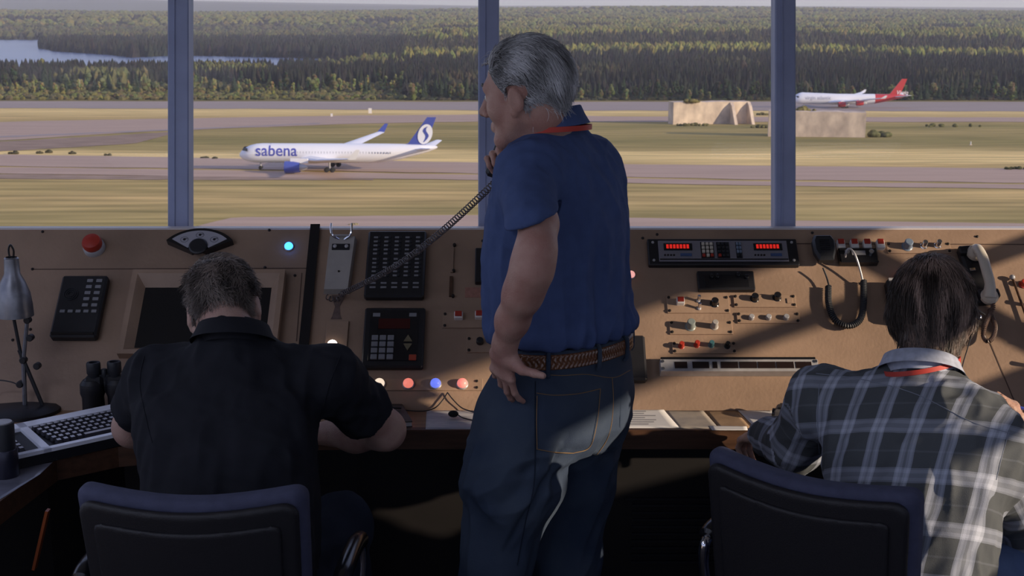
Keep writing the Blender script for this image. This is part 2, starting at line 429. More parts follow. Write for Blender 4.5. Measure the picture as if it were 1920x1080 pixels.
# radar screen
ua, va = pan(262, 530); ub, vb = pan(543, 530)
cu = (ua + ub) / 2; ww = .47; hh = .26; t = thing('radar_screen', 'dark radar display in a slanted tan surround beyond the man in black', 'screen', PM(cu - .015, va - hh / 2 + .01))
m = MB(); iw, ih, fwid = .385, .21, .05
ow, oh = .47, .30
o4 = [(-ow / 2, -oh / 2), (ow / 2, -oh / 2), (ow / 2, oh / 2), (-ow / 2, oh / 2)]; i4 = [(-iw / 2, -ih / 2 - .01), (iw / 2, -ih / 2 - .01), (iw / 2, ih / 2 - .01), (-iw / 2, ih / 2 - .01)]
k4 = [(x * .93, y * .90) for x, y in o4]
vs = [(x, y, 0) for x, y in o4] + [(x, y, .03) for x, y in o4] + [(x, y, .03) for x, y in k4] + [(x, y, .004) for x, y in i4]
fs = []
for a in range(3):
    for i in range(4): j = (i + 1) % 4; fs.append((a * 4 + i, a * 4 + j, a * 4 + 4 + j, a * 4 + 4 + i))
m.add(vs, fs, M_panel2); m.build('screen_frame', t, smooth=0)
MB().box((0, -.01, .004), (iw + .01, ih + .01, .004), mat('dead_screen', (.004, .004, .006), .35), bev=.001).build('screen_glass', t)
# signal lamps
def lamp(px, py, r, col, estr, label, group=None, name='signal_lamp', nlift=.004):
    u, v = pan(px, py); t = thing(name, label, 'lamp', PM(u, v), group)
    mt = mat('lamp_lens_%d' % len(MATS), (min(1, col[0] * .7 + .1), min(1, col[1] * .7 + .1), min(1, col[2] * .7 + .1)), .3, emit=col, estr=estr)
    MB().lathe([(r * 1.15, 0), (r * 1.15, nlift), (r * 1.02, nlift + .002)], M_silver, seg=20).build('bezel', t)
    MB().sphere((0, 0, nlift + r * .25), r, mt, sc=(1, 1, .9)).build('lens', t)
    return t
lamp(542, 464, .0135, (.03, .22, 1.0), 5, 'glowing blue signal lamp left of the black strip')
mb = MB(); u, v, w, h = rect(610, 603, 652, 670); tpl = thing('lamp_plate', 'small tan raised plate below the handset cradle', 'plate', PM(u, v))
MB().box((0, 0, .003), (w, h, .006), M_panel2, bev=.002).build('plate', tpl)
lamp(624, 650, .0155, (1, .86, .74), 3.2, 'glowing white lamp on the small plate under the handset cradle', nlift=.008)
u, v, w, h = rect(655, 711, 905, 733)
tp = thing('lamp_strip', 'long narrow tan strip holding the row of four round lamps', 'plate', PM(u, v))
MB().box((0, 0, .002), (w, h, .004), M_panel2, bev=.001).build('plate', tp)
for (sx, sy) in ((894, 716), (894, 728)):
    a, b = pan(sx, sy); MB().lathe([(.004, 0), (.004, .007), (.001, .008)], M_screw, Matrix.Translation((a - u, b - v, 0)), seg=8).build('screw', tp)
lamp(712, 722, .0155, (1, .80, .60), .9, 'milky white lamp, leftmost in the row of four', 'row of four round lamps', nlift=.008)
lamp(766, 722, .0155, (1, .25, .18), .75, 'salmon pink lamp between the white and blue lamps', 'row of four round lamps', nlift=.008)
lamp(817, 722, .0155, (.15, .22, 1), .8, 'violet blue lamp in the row of four round lamps', 'row of four round lamps', nlift=.008)
lamp(867, 722, .0155, (1, .25, .20), .75, 'salmon pink lamp at the right end of the row', 'row of four round lamps', nlift=.008)
lamp(659, 714, .004, (1, .05, .03), 3, 'tiny red indicator light beside the black shirt sleeve', name='indicator_light', nlift=.005)
lamp(1183, 517, .0125, (1, .45, .40), .8, 'pale pink lamp peeping out right of the blue shirt')
lamp(1688, 520, .0125, (1, .10, .06), .9, 'red lamp peeping out beside the brown-haired head')
# wall cradle for the handset
t, w, h = pthing('handset_cradle', 'pale grey handset cradle with a chrome fork, empty', 'telephone cradle', (612, 440, 666, 552))
m = MB(); sh = .10 * w
m.add([(-w / 2, -h / 2, 0), (w / 2 - .01, -h / 2, 0), (w / 2, h * .40, 0), (-w / 2 + .004, h * .40, 0), (-w / 2 + .004, -h / 2 + .004, .024), (w / 2 - .014, -h / 2 + .004, .024), (w / 2 - .004, h * .40 - .004, .030), (-w / 2 + .008, h * .40 - .004, .030)],
      [(0, 3, 2, 1), (4, 5, 6, 7), (0, 1, 5, 4), (1, 2, 6, 5), (2, 3, 7, 6), (3, 0, 4, 7)], M_grayp); m.build('casing', t)
m = MB()
for s in (-1, 1): m.tube(smooth_path([(s * w * .10, h * .33, .028), (s * w * .30, h * .36, .040), (s * w * .36, h * .42, .048), (s * w * .36, h * .52, .055)], 10), .0035, M_chrome, seg=8)
m.tube([(-w * .30, h * .36, .040), (w * .30, h * .36, .040)], .003, M_chrome); m.build('fork', t)
MB().box((0, h * .20, .029), (w * .62, h * .10, .006), M_black, bev=.002).build('switch_band', t)
for s in (-1, 1): MB().lathe([(.006, .030), (.006, .035), (.003, .037)], M_silver, Matrix.Translation((s * w * .2, h * .20, 0)), seg=14).build('screw', t)
MB().lathe([(.003, .026), (.003, .029)], M_screw, Matrix.Translation((0, -h * .2, 0)), seg=10).build('hole_plug', t)
# big key module
t, w, h = pthing('key_panel', 'tall black key module with five columns of pale labels', 'key panel', (688, 441, 798, 565))
MB().box((0, 0, .014), (w, h, .028), M_black, bev=.006).build('casing', t)
for j in range(12):
    yy = h * (.385 - .062 * j - (.02 if j > 4 else 0) - (.05 if j > 9 else 0))
    m = MB()
    for i in range(5):
        m.box((w * (-.36 + .18 * i), yy, .0285), (w * (.07 if j < 10 else .10), h * .026, .003), M_labelg, bev=.0006)
        if j < 10: m.box((w * (-.30 + .18 * i), yy, .029), (w * .035, h * .032, .004), M_rubber, bev=.0006)
    m.build('key_row', t)
# keypad controller
t, w, h = pthing('keypad_controller', 'square black keypad unit with a dark red display', 'keypad', (682, 583, 796, 695))
MB().box((0, 0, .011), (w, h, .022), M_black, bev=.005).build('casing', t)
MB().box((0, h * .02, .0225), (w * .80, h * .84, .003), M_blackg, bev=.001).build('face', t)
MB().box((0, h * .21, .0245), (w * .52, h * .17, .002), M_redoff).build('display', t)
for sx in (-.3, .3): MB().box((sx * w, h * .36, .0245), (w * .12, h * .06, .002), M_labelg).build('label_plate', t)
for j in range(4):
    for i in range(3): MB().box((w * (-.30 + .13 * i), h * (-.03 - .105 * j), .026), (w * .105, h * .082, .006), M_labelg, bev=.0015).build('key', t)
for s in (1, -1): MB().prism([(w * .17, -h * .11 + s * .004), (w * .31, -h * .11 + s * .004), (w * .24, -h * .11 + s * h * .13)], .023, .028, mat('brass_key', (.18, .15, .09), .4)).build('arrow_key', t)
MB().box((w * .33, -h * .355, .026), (w * .12, h * .09, .006), mat('orange_red_key', (.40, .06, .03), .4), bev=.0015).build('red_key', t)
# slim rail, small black box, pink sticker
t, w, h = pthing('slim_rail', 'slim vertical tan rail with screws between key module and man', 'rail', (843, 458, 855, 562))
m = MB(); m.box((-.003, h * .2, .003), (.008, h * .45, .006), M_panel); m.box((-.004, -h * .28, .004), (.010, h * .35, .008), M_woodd); m.build('rail_body', t)
for yy in (.47, .0, -.45): MB().lathe([(.005, 0), (.005, .009), (.002, .010)], M_screw, Matrix.Translation((.003, yy * h, 0)), seg=8).build('screw', t)
t, w, h = pthing('relay_box', 'small black box half hidden behind the standing man', 'box', (891, 472, 945, 535))
MB().box((0, 0, .012), (w, h, .024), M_black, bev=.003).build('casing', t)
for s in (0, 1):
    MB().lathe([(.006, .024), (.006, .028)], M_silver, Matrix.Translation((-w * .22 + s * .0, h * (.22 - .12 * s), 0)), seg=10).build('screw', t)
t, w, h = pthing('sticker', 'faded pink rectangular sticker left of the standing man', 'sticker', (872, 539, 925, 558))
MB().box((0, 0, .0006), (w, h, .0012), mat('faded_pink', (.36, .17, .13), .6, noise=.2, nscale=80)).build('sticker_sheet', t)
# switch plates
def plate(box, label, group='small tan switch plates', screws=((-1, 1), (-1, -1), (1, 1), (1, -1))):
    u, v, w, h = rect(*box); t = thing('switch_plate', label, 'switch plate', PM(u, v), group)
    MB().box((0, 0, .0025), (w, h, .005), M_panel2, bev=.0015).build('plate', t)
    for sx, sy in screws: MB().lathe([(.0045, .004), (.0045, .008), (.002, .009)], M_screw, Matrix.Translation((sx * (w / 2 - .007), sy * (h / 2 - .007), 0)), seg=8).build('screw', t)
    return t, u, v
def P_knob(t, u, v, px, py, r, h, m, name='knob', lab=None):
    a, b = pan(px, py); o = knob(MB(), a - u, b - v, r, h, m).build(name, t)
    if lab: o['label'] = lab
def P_square(t, u, v, px, py, s, m, name='push_button'):
    a, b = pan(px, py)
    MB().box((a - u, b - v, .012), (s, s * .9, .018), M_white, bev=.002).build('button_housing', t)
    MB().box((a - u, b - v + s * .05, .023), (s * .8, s * .65, .006), m, bev=.001).build(name, t)
def P_toggle(t, u, v, px, py, m=None):
    a, b = pan(px, py); k = MB(); k.lathe([(.007, 0), (.007, .008), (.005, .010)], M_silver, Matrix.Translation((a - u, b - v, 0)), seg=12)
    k.tube([(a - u, b - v, .008), (a - u + .001, b - v + .006, .026)], [.0035, .005], m or M_chrome, seg=10); k.build('toggle', t)
t, u, v = plate((830, 587, 925, 616), 'tan plate carrying two red square buttons', screws=((-1, 1), (-1, -1)))
P_square(t, u, v, 860, 596, .026, M_red); P_square(t, u, v, 899, 595, .026, M_red)
t, u, v = plate((875, 633, 950, 662), 'tan plate with one black hexagonal knob by the forearm', screws=((-1, 1), (-1, -1)))
P_knob(t, u, v, 900, 643, .0125, .020, M_black)
t, u, v = plate((1250, 556, 1367, 588), 'tan plate with red button, silver toggles and black knob')
P_square(t, u, v, 1275, 569, .024, M_red); P_toggle(t, u, v, 1309, 566); P_toggle(t, u, v, 1310, 580); P_knob(t, u, v, 1339, 571, .0125, .028, M_blackg)
t, u, v = plate((1375, 554, 1492, 577), 'tan plate with two tall black knobs')
P_knob(t, u, v, 1414, 562, .0125, .026, M_blackg); P_knob(t, u, v, 1456, 560, .0125, .026, M_blackg)
a, b = pan(1480, 566); MB().box((a - u, b - v, .006), (.018, .018, .004), M_panel2, bev=.001).build('blank_cap', t)
t, u, v = plate((1255, 603, 1373, 628), 'tan plate with two rounded grey-green knobs')
P_knob(t, u, v, 1294, 614, .0145, .036, M_knobg); P_knob(t, u, v, 1339, 614, .011, .034, M_grayp)
t, u, v = plate((1381, 587, 1499, 607), 'tan plate with three small silver knobs')
for q in (1408, 1440, 1473): P_knob(t, u, v, q, 598, .010, .018, M_silver)
t, u, v = plate((1260, 642, 1380, 664), 'tan plate with two red, one teal and one dark knob')
for q, r_, mm in ((1277, 651, M_red), (1306, 649, M_red), (1333, 649, M_teal), (1363, 651, M_blackg)): P_knob(t, u, v, q, r_, .009, .026, mm)
t, u, v = plate((1662, 456, 1782, 476), 'tan plate with blue-grey knob and two chrome knobs, top right')
P_knob(t, u, v, 1700, 464, .0155, .034, M_knobb); P_knob(t, u, v, 1731, 463, .010, .030, M_chrome); P_knob(t, u, v, 1757, 462, .010, .030, M_chrome)
for i, q in enumerate((1575, 1600, 1624, 1649)):
    a, b = pan(q, 461); t = thing('rocker_switch', ['red and white rocker switch directly right of the fist microphone', 'red and white rocker switch, second from the fist microphone', 'red and white rocker switch, third from the fist microphone', 'red and white rocker switch at the right end of its row'][i], 'switch', PM(a, b), 'four red rocker switches')
    MB().box((0, -.003, .009), (.025, .030, .018), M_white, bev=.002).build('housing', t)
    MB().box((0, .004, .0195), (.019, .018, .006), M_red, bev=.0015).build('rocker', t)
# frequency rack
t, w, h = pthing('frequency_rack', 'wide silver rack unit in black frame with two red displays', 'rack unit', (1214, 454, 1494, 503))
MB().box((0, 0, .010), (w, h, .020), M_black, bev=.003).build('frame', t)
MB().box((0, 0, .021), (w * .86, h * .78, .006), mat('rack_face', (.24, .23, .27), .45, metal=.2), bev=.001).build('face_panel', t)
for s in (-1, 1):
    MB().box((s * w * .30 + (.0 if s < 0 else .0), h * .14, .0255), (w * .19, h * .26, .004), M_blackg, bev=.0008).build('display_window', t)
    m = MB()
    for i in range(7): m.box((s * w * .30 + w * (-.070 + .0225 * i), h * .14, .0282), (w * .016, h * .15, .001), M_redlit)
    m.build('display_digits', t)
    MB().box((s * w * .30 + w * .05, -h * .16, .0255), (w * .075, h * .10, .004), M_blue, bev=.0008).build('blue_keys', t)
    m = MB()
    for i in range(4): m.lathe([(.003, .024), (.003, .027)], M_screw, Matrix.Translation((s * w * .30 + w * (-.09 + .02 * i), -h * .17, 0)), seg=8)
    m.build('status_leds', t)
def keygrid(t, cx, cy, dx, dy, nx, ny, sz, mf, name):
    m = MB(); m.box((cx, cy, .0245), (dx * nx * 1.08, dy * ny * 1.05, .002), M_black)
    m.build(name + '_bed', t)
    m = MB()
    for i in range(nx):
        for j in range(ny): m.box((cx + (i - (nx - 1) / 2) * dx, cy + ((ny - 1) / 2 - j) * dy, .028), (sz[0], sz[1], .006), mf(i, j), bev=.001)
    m.build(name, t)
keygrid(t, -w * .105, h * .02, w * .027, h * .145, 3, 4, (w * .020, h * .105), lambda i, j: M_red if (j == 3 and i != 1) else M_cream, 'cream_keys')
keygrid(t, -w * .0, h * .02, w * .026, h * .145, 3, 4, (w * .019, h * .10), lambda i, j: M_red if (j == 3 and i == 0) else M_rubber, 'dark_keys')
keygrid(t, w * .105, h * .02, w * .018, h * .145, 2, 4, (w * .015, h * .11), lambda i, j: M_knobb if j < 3 else M_rubber, 'blue_gray_keys')
MB().box((0, -h * .33, .0255), (w * .85, h * .03, .002), M_blackg).build('groove', t)
for s in (-1, 1):
    for k in (-1, 1): MB().lathe([(.0045, .019), (.0045, .023), (.002, .024)], M_silver, Matrix.Translation((s * w * .465, k * h * .34, 0)), seg=8).build('screw', t)
# tape unit
t, w, h = pthing('tape_unit', 'black recorder panel with four small shiny knobs, under the frequency rack', 'recorder', (1307, 514, 1413, 549))
MB().box((0, 0, .010), (w, h, .020), M_black, bev=.003).build('casing', t)
MB().box((0, -h * .06, .0205), (w * .78, h * .62, .003), M_blackg, bev=.001).build('face', t)
for q, r_ in ((-.25, .15), (-.15, .15), (.22, .24), (.36, .12)): MB().lathe([(.007, .021), (.007, .029), (.004, .031)], M_blackg, Matrix.Translation((q * w, r_ * h, 0)), seg=14).build('knob', t)
# long silver rack
t, w, h = pthing('meter_rack', 'long low silver rack strip with a row of dark windows', 'rack unit', (1236, 676, 1530, 706))
MB().box((0, -h * .12, .016), (w, h * .74, .032), M_silver, bev=.001).build('face_panel', t)
MB().box((0, h * .36, .012), (w * .985, h * .24, .024), M_blackg, bev=.001).build('top_cover', t)
for cx, wd in ((-.37, .08), (-.245, .105), (-.155, .03), (-.063, .11), (.055, .11), (.172, .11), (.289, .11), (.406, .10)):
    MB().box((cx * w, -h * .12, .0325), (wd * w, h * .40, .002), mat('dark_window', (.02, .012, .012), .15)).build('meter_window', t)
for s in (-1, 1):
    for k in (.10, -.34): MB().lathe([(.005, .031), (.005, .035), (.002, .036)], M_chrome, Matrix.Translation((s * w * .485, k * h, 0)), seg=10).build('screw', t)
# black panel with lamp sockets under the switches
t, w, h = pthing('jack_box', 'black jack box below the four red rocker switches', 'jack box', (1570, 473, 1643, 500))
MB().box((0, 0, .014), (w, h, .028), M_blackg, bev=.004).build('casing', t)
for q in (-.30, .32): MB().lathe([(.008, .026), (.008, .036), (.004, .038)], M_chrome, Matrix.Translation((q * w, .12 * h, 0)), seg=14).build('socket', t)
MB().box((0, h * .1, .0285), (w * .35, h * .3, .002), M_labelg).build('label_plate', t)
# black device right of the standing man
t, w, h = pthing('junction_box', 'tall black box peeping out right of the braided belt', 'box', (1165, 636, 1210, 720))
MB().box((0, 0, .014), (w, h, .028), M_black, bev=.007).build('casing', t)
t, w, h = pthing('headphone_box', 'dark upright box behind the left side of the brown-haired head', 'box', (1663, 534, 1700, 612))
MB().box((0, 0, .02), (w, h, .04), M_black, bev=.008).build('casing', t)
MB().box((-w * .2, h * .45, .042), (w * .4, h * .06, .004), M_silver).build('clip', t)
# fist microphone with coiled cable
def pn(px, py, n):
    d = ray(px, py); return CAM + d * ((PO + UN * n - CAM).dot(UN) / d.dot(UN))
u, v = pan(1540, 480)
t = thing('fist_microphone', 'black fist microphone hung on the panel with a U-shaped coiled cord', 'microphone', PM(u, v))
TI = PM(u, v).inverted()
prof = [(-.020, .036), (.020, .036), (.028, .020), (.026, -.010), (.018, -.036), (-.016, -.036), (-.026, -.012), (-.027, .020)]
m = MB()
for (z0, z1, s0, s1) in ((.022, .030, .85, 1), (.030, .046, 1, 1), (.046, .056, 1, .82)):
    n_ = len(prof); m.add([(x * s0, y * s0, z0) for x, y in prof] + [(x * s1, y * s1, z1) for x, y in prof], [tuple(range(n_))[::-1], tuple(range(n_, 2 * n_))] + [(i, (i + 1) % n_, n_ + (i + 1) % n_, n_ + i) for i in range(n_)], M_rubber)
mb_ = m.build('mic_body', t, smooth=50); mb_.scale = (1.3, 1.3, 1.0)
m = MB()
for k in range(6): m.box((0, .022 - k * .007, .0565), (.030, .002, .002), M_blackg)
m.build('mic_grille', t)
MB().box((0, .0, .012), (.020, .030, .024), M_silver, bev=.002).build('hanger', t)
MB().box((-.029, .006, .038), (.006, .028, .010), M_rubber, bev=.002).build('talk_key', t)
lead = smooth_path([TI @ pn(a, b, n) for a, b, n in ((1543, 502, .036), (1550, 520, .025), (1555, 538, .02))], 10)
MB().tube(lead, .0028, M_rubber).build('lead', t)
loop = smooth_path([TI @ pn(a, b, n) for a, b, n in ((1553, 536, .018), (1554, 570, .018), (1566, 600, .018), (1590, 611, .02), (1612, 600, .018), (1619, 570, .018), (1619, 526, .018))], 80)
MB().tube(coil_path(loop, .0078, .0062, 9), .0030, M_rubber, seg=6).build('coiled_cord', t)
lead = smooth_path([TI @ pn(a, b, n) for a, b, n in ((1618, 528, .02), (1611, 500, .04), (1602, 475, .06), (1592, 466, .06), (1586, 474, .05), (1585, 482, .036))], 24)
MB().tube(lead, .0032, M_silver).build('lead', t)
# cream handset on black wall telephone
u, v = pan(1835, 520); t = thing('wall_telephone', 'black wall telephone carrying a cream handset at far right', 'telephone', PM(u, v)); TI = PM(u, v).inverted()
c0 = TI @ pn(1815, 470, 0); c1 = TI @ pn(1850, 575, 0)
d = c1 - c0; ang = math.atan2(d.y, d.x) + PI / 2; Rz = Matrix.Translation((c0 + c1) / 2) @ Matrix.Rotation(ang, 4, 'Z')
MB().box((-.012, 0, .016), (.058, d.length, .032), M_black, Rz, bev=.008).build('base', t)
MB().box((-.014, d.length * .38, .040), (.07, .028, .022), M_black, Rz, bev=.004).build('rest', t); m = MB(); m.box((-.0, -d.length * .40, .038), (.065, .03, .020), M_black, Rz, bev=.004); m.build('rest', t)
MB().box((-.022, .012, .034), (.018, .010, .006), M_chrome, Rz, bev=.001).build('latch', t)
hs = thing('telephone_handset', 'cream handset resting on the black wall telephone', 'handset', PM(u, v))
pts = [TI @ pn(a, b, n) for a, b, n in ((1829, 476, .050), (1833, 467, .074), (1843, 484, .084), (1850, 508, .085), (1856, 532, .078), (1855, 556, .056))]
sp = smooth_path(pts, 30); rad = [.0155 + .006 * max(0, 1 - i / 6) + .005 * max(0, (i - 24) / 6) for i in range(31)]
MB().tube(sp, rad, M_cream, seg=16).build('grip', hs)
for (a, b, n0, n1) in ((1829, 474, .030, .066), (1855, 556, .030, .062)):
    q = TI @ pn(a, b, .045); MB().lathe([(.018, n0), (.025, n0 + .006), (.027, n0 + .018), (.022, n1 - .004), (.012, n1)], M_cream, Matrix.Translation((q.x, q.y, 0)), seg=24).build('earpiece', hs)
cord = smooth_path([TI @ pn(a, b, n) for a, b, n in ((1858, 556, .05), (1862, 575, .04), (1856, 590, .03), (1846, 612, .03), (1844, 630, .02), (1852, 640, .03), (1862, 632, .03), (1866, 612, .03), (1860, 594, .02), (1856, 580, .015))], 90)
MB().tube(coil_path(cord, .0052, .0052, 9), .0026, mat('brown_cord', (.12, .075, .06), .45), seg=6).build('coiled_cord', hs)
# round bell with dark bracket, right of the head
u, v = pan(1822, 612); t = thing('bell_knob', 'chrome ball knob on a dark bracket under the wall telephone', 'knob', PM(u, v))
MB().box((-.008, -.004, .012), (.030, .050, .024), M_black, bev=.004).build('bracket', t); MB().sphere((.010, .008, .036), .012, M_chrome).build('ball', t)
# hinged stay rod
a = pn(1898, 520, .012); b = pn(1962, 700, .012)
u, v = pan(1898, 520); t = thing('stay_rod', 'thin dark stay rod with a ball joint at the right edge', 'rod', PM(u, v)); TI = PM(u, v).inverted()
MB().tube([TI @ a, TI @ b], .004, M_woodd).build('rod', t); MB().sphere(tuple(TI @ a), .009, M_silver).build('joint', t)
u, v = pan(1918, 534); t = thing('pull_knob', 'red pull knob at the right edge beside the stay rod', 'knob', PM(u, v)); knob(MB(), 0, 0, .012, .02, M_red).build('knob_cap', t)
LV = ['topmost', 'second', 'third', 'lowest']
for i, (a, b) in enumerate(((1921, 575), (1925, 612), (1928, 650), (1932, 690))):
    u, v = pan(a + 20, b); t = thing('lever_switch', 'grey lever switch at the far right panel edge, %s of its column' % LV[i], 'switch', PM(u, v), 'lever switches at the right edge')
    MB().lathe([(.010, 0), (.010, .008)], M_silver, seg=12).build('collar', t); MB().tube([(0, 0, .006), (.0, .004, .045)], [.005, .008], M_grayp).build('lever', t)
# smudge and outlet below the cradle
u, v = pan(632, 575); t = tag(MB().prism([(-.012, -.035), (-.016, -.045), (.018, -.045), (.012, -.03), (.008, 0), (.02, .03), (.024, .042), (-.02, .042), (-.018, .03), (-.006, 0)], 0, .0012, stain, PM(u, v)).build('cable_smudge', smooth=0), 'dark smudged patch of tape under the handset cradle', 'tape')
# ------------------------------------------------------------------ things on the desk
ZD = .7505
def sheet(name, label, cat, corners, mt, z=.7508, th=.0012, group=None, curl=0, lines=0):
    P = [atz(a, b, z) for a, b in corners]; n = 8
    vs = []; fs = []
    for j in range(n + 1):
        for i in range(n + 1):
            a = P[0].lerp(P[1], i / n); b = P[3].lerp(P[2], i / n); p = a.lerp(b, j / n); p.z = z + th + curl * (max(0, i / n - .75) ** 2 * .6 + max(0, .3 - j / n) ** 2)
            vs.append(p)
    for j in range(n):
        for i in range(n): k = j * (n + 1) + i; fs.append((k, k + 1, k + n + 2, k + n + 1))
    m = MB(); m.add(vs, fs, mt); o = m.build(name); so = o.modifiers.new('s', 'SOLIDIFY'); so.thickness = th * .8; so.offset = -1
    tag(o, label, cat, group)
    if lines:
        k = MB(); rn = random.Random(lines)
        for r in range(lines):
            j = .12 + .78 * r / lines; i0 = .08; i1 = .55 + .35 * rn.random()
            a = P[0].lerp(P[3], j); b = P[1].lerp(P[2], j); q0 = a.lerp(b, i0); q1 = a.lerp(b, i1); dy = (P[3] - P[0]) * (.35 / lines)
            q0.z = q1.z = z + th + .0008 + curl * (max(0, .3 - j) ** 2)
            k.add([q0, q1, q1 + dy, q0 + dy], [(0, 1, 2, 3)], mat('print_ink', (.35, .34, .36), .8))
        k.build('printed_lines', o)
    return o
M_map = mat('map_paper', (.62, .60, .60), .6, col2=(.36, .36, .42), nscale=14, stretch=(1, 5, 1))
M_map2 = mat('old_map_paper', (.44, .38, .32), .6, col2=(.30, .27, .25), nscale=20)
sheet('chart_sheet', 'pale chart sheet under the small desk microphone', 'chart', ((800, 769), (912, 769), (905, 805), (798, 805)), M_map)
sheet('printed_page', 'white printed page lying right beside the standing man', 'paper', ((1140, 767), (1243, 768), (1274, 803), (1150, 803)), M_paper, lines=7, curl=.02)
sheet('folded_chart', 'creased greyish chart next to the white printed page', 'chart', ((1244, 769), (1318, 770), (1348, 804), (1272, 804)), M_map2, z=.7504)
sheet('note_sheet', 'white note sheet at the plaid-shirted man\'s left hand', 'paper', ((1383, 769), (1450, 770), (1475, 800), (1414, 801)), M_paper)
sheet('brown_envelope', 'brown worn sheet between the two charts on the desk', 'paper', ((1322, 770), (1378, 770), (1408, 803), (1350, 804)), mat('kraft_paper', (.34, .22, .13), .7, noise=.25, nscale=25), z=.7503)
sheet('message_slip', 'thin paper slip hanging over the desk edge by the right chair', 'paper', ((1330, 799), (1400, 800), (1402, 807), (1335, 807)), M_paper, z=.7515)
# notebook
nb = thing('notebook', 'worn dark notebook by the black-shirted man\'s right elbow', 'notebook', loc=atz(738, 785, .75))
def at_local(o, M=None): return o
m = MB(); P = [atz(706, 768, .75), atz(752, 766, .75), atz(772, 800, .75), atz(715, 803, .75)]; c = nb.location
m.prism([((p.x - c.x), (p.y - c.y)) for p in P], .002, .014, M_paper); m.build('pages', nb, smooth=0)
m = MB(); m.prism([((p.x - c.x) * 1.04, (p.y - c.y) * 1.04) for p in P], .0142, .017, mat('notebook_cover', (.06, .055, .05), .6, noise=.5, nscale=30)); m.prism([((p.x - c.x) * 1.04, (p.y - c.y) * 1.04) for p in P], 0, .002, M_black); m.build('cover', nb, smooth=0)
tag(MB().tube([atz(708, 764, .785), atz(752, 765, .772)], [.004, .003], M_black).build('pen'), 'black pen lying across the top of the worn notebook', 'pen')
# desk microphone on a wire
c = atz(850, 776, .765); t = thing('boom_microphone', 'small black foam boom microphone on a bent wire', 'microphone', loc=c)
MB().sphere((0, 0, 0), .012, mat('mic_foam', (.012, .012, .014), .95, bump=.6, bscale=400), sc=(1.25, 1, .8)).build('foam_ball', t)
MB().tube(smooth_path([(.010, -.002, 0), (.03, -.02, -.006), (.07, -.03, -.010), (.13, -.02, -.008), (.16, .01, .02)], 20), .0018, M_blackg).build('boom_wire', t)
c = atz(770, 770, .76)
t = tag(MB().tube(smooth_path([atz(748, 768, .757), atz(790, 771, .757), pn(815, 765, .01), pn(830, 750, .01), pn(839, 736, .008)], 30) + smooth_path([pn(839, 736, .008), pn(850, 750, .01), pn(868, 766, .01), atz(895, 773, .757), atz(915, 772, .757)], 30), .0018, M_rubber, seg=6).build('thin_cable'), 'thin black cable looped up onto the panel under the lamps', 'cable')
# small black telephone/keyer by the right man's hand
c = atz(1478, 782, .76); t = thing('tape_dispenser', 'small grey-black desk device at the plaid-shirted man\'s fingers', 'desk device', Matrix.Translation((c.x, c.y, .752)) @ Matrix.Rotation(-.35, 4, 'Z'))
m = MB(); m.box((0, .0, .018), (.075, .07, .034), mat('dull_gray', (.13, .12, .12), .5), bev=.005); m.build('casing', t)
MB().box((0, .0, .038), (.055, .045, .006), M_black, bev=.002).build('lid', t)
MB().lathe([(.014, -.006), (.014, .006)], M_blackg, Matrix.Translation((-.036, -.02, .022)) @ Matrix.Rotation(PI / 2, 4, 'Y'), seg=18).build('wheel', t)
# binoculars standing on the objective ends
c = atz(201, 779, .75)
t = thing('binoculars', 'black binoculars standing upright behind the keyboard', 'binoculars', Matrix.Translation((c.x, c.y, .751)) @ Matrix.Rotation(.15, 4, 'Z') @ Matrix.Scale(1.14, 4))
for s in (-1, 1):
    MB().lathe([(.026, 0), (.028, .004), (.027, .05), (.031, .062), (.030, .085), (.022, .095)], M_black, Matrix.Translation((s * .031, 0, 0)), seg=22).build('barrel', t)
    MB().box((s * .026, 0, .088), (.046, .036, .030), M_black, bev=.007).build('prism_housing', t)
    MB().lathe([(.014, .098), (.015, .108), (.0175, .112), (.0175, .135), (.016, .139), (.011, .139), (.011, .130)], M_rubber, Matrix.Translation((s * .025, 0, 0)), seg=20).build('eyepiece', t)
MB().box((0, 0, .085), (.03, .012, .05), M_blackg, bev=.003).build('bridge', t)
MB().lathe([(.007, .10), (.008, .104), (.008, .118), (.006, .121)], M_rubber, seg=14).build('focus_wheel', t)
# keyboard on the left wing
A = atz(8, 803, .80); B = atz(232, 757, .80); C_ = atz(20, 848, .785)
xd = (B - A); xd.z = 0; kl = .62; xd.normalize(); yd = Vector((-xd.y, xd.x, 0))
c = A + (B - A) * .30
org = atz(150, 805, .79); 
KM = Matrix.Translation((org.x, org.y, .753)) @ Matrix((xd, yd, Vector((0, 0, 1)))).transposed().to_4x4()
t = thing('computer_keyboard', 'large vintage white keyboard with dark keys, left of the black-shirted man', 'keyboard', KM)
KW, KD = .56, .19
hL, hR = .030, .052      # front and rear height
def ktop(y): return hL + (hR - hL) * (y + KD / 2) / KD
m = MB(); 
m.add([(-KW / 2, -KD / 2, 0), (KW / 2, -KD / 2, 0), (KW / 2, KD / 2, 0), (-KW / 2, KD / 2, 0), (-KW / 2, -KD / 2, hL - .004), (KW / 2, -KD / 2, hL - .004), (KW / 2, KD / 2, hR - .004), (-KW / 2, KD / 2, hR - .004)],
      [(0, 3, 2, 1), (4, 5, 6, 7), (0, 1, 5, 4), (1, 2, 6, 5), (2, 3, 7, 6), (3, 0, 4, 7)], M_black); m.build('base', t, smooth=0)
m = MB(); KT = mat('keyboard_white', (.85, .86, .95), .22, coat=.3)
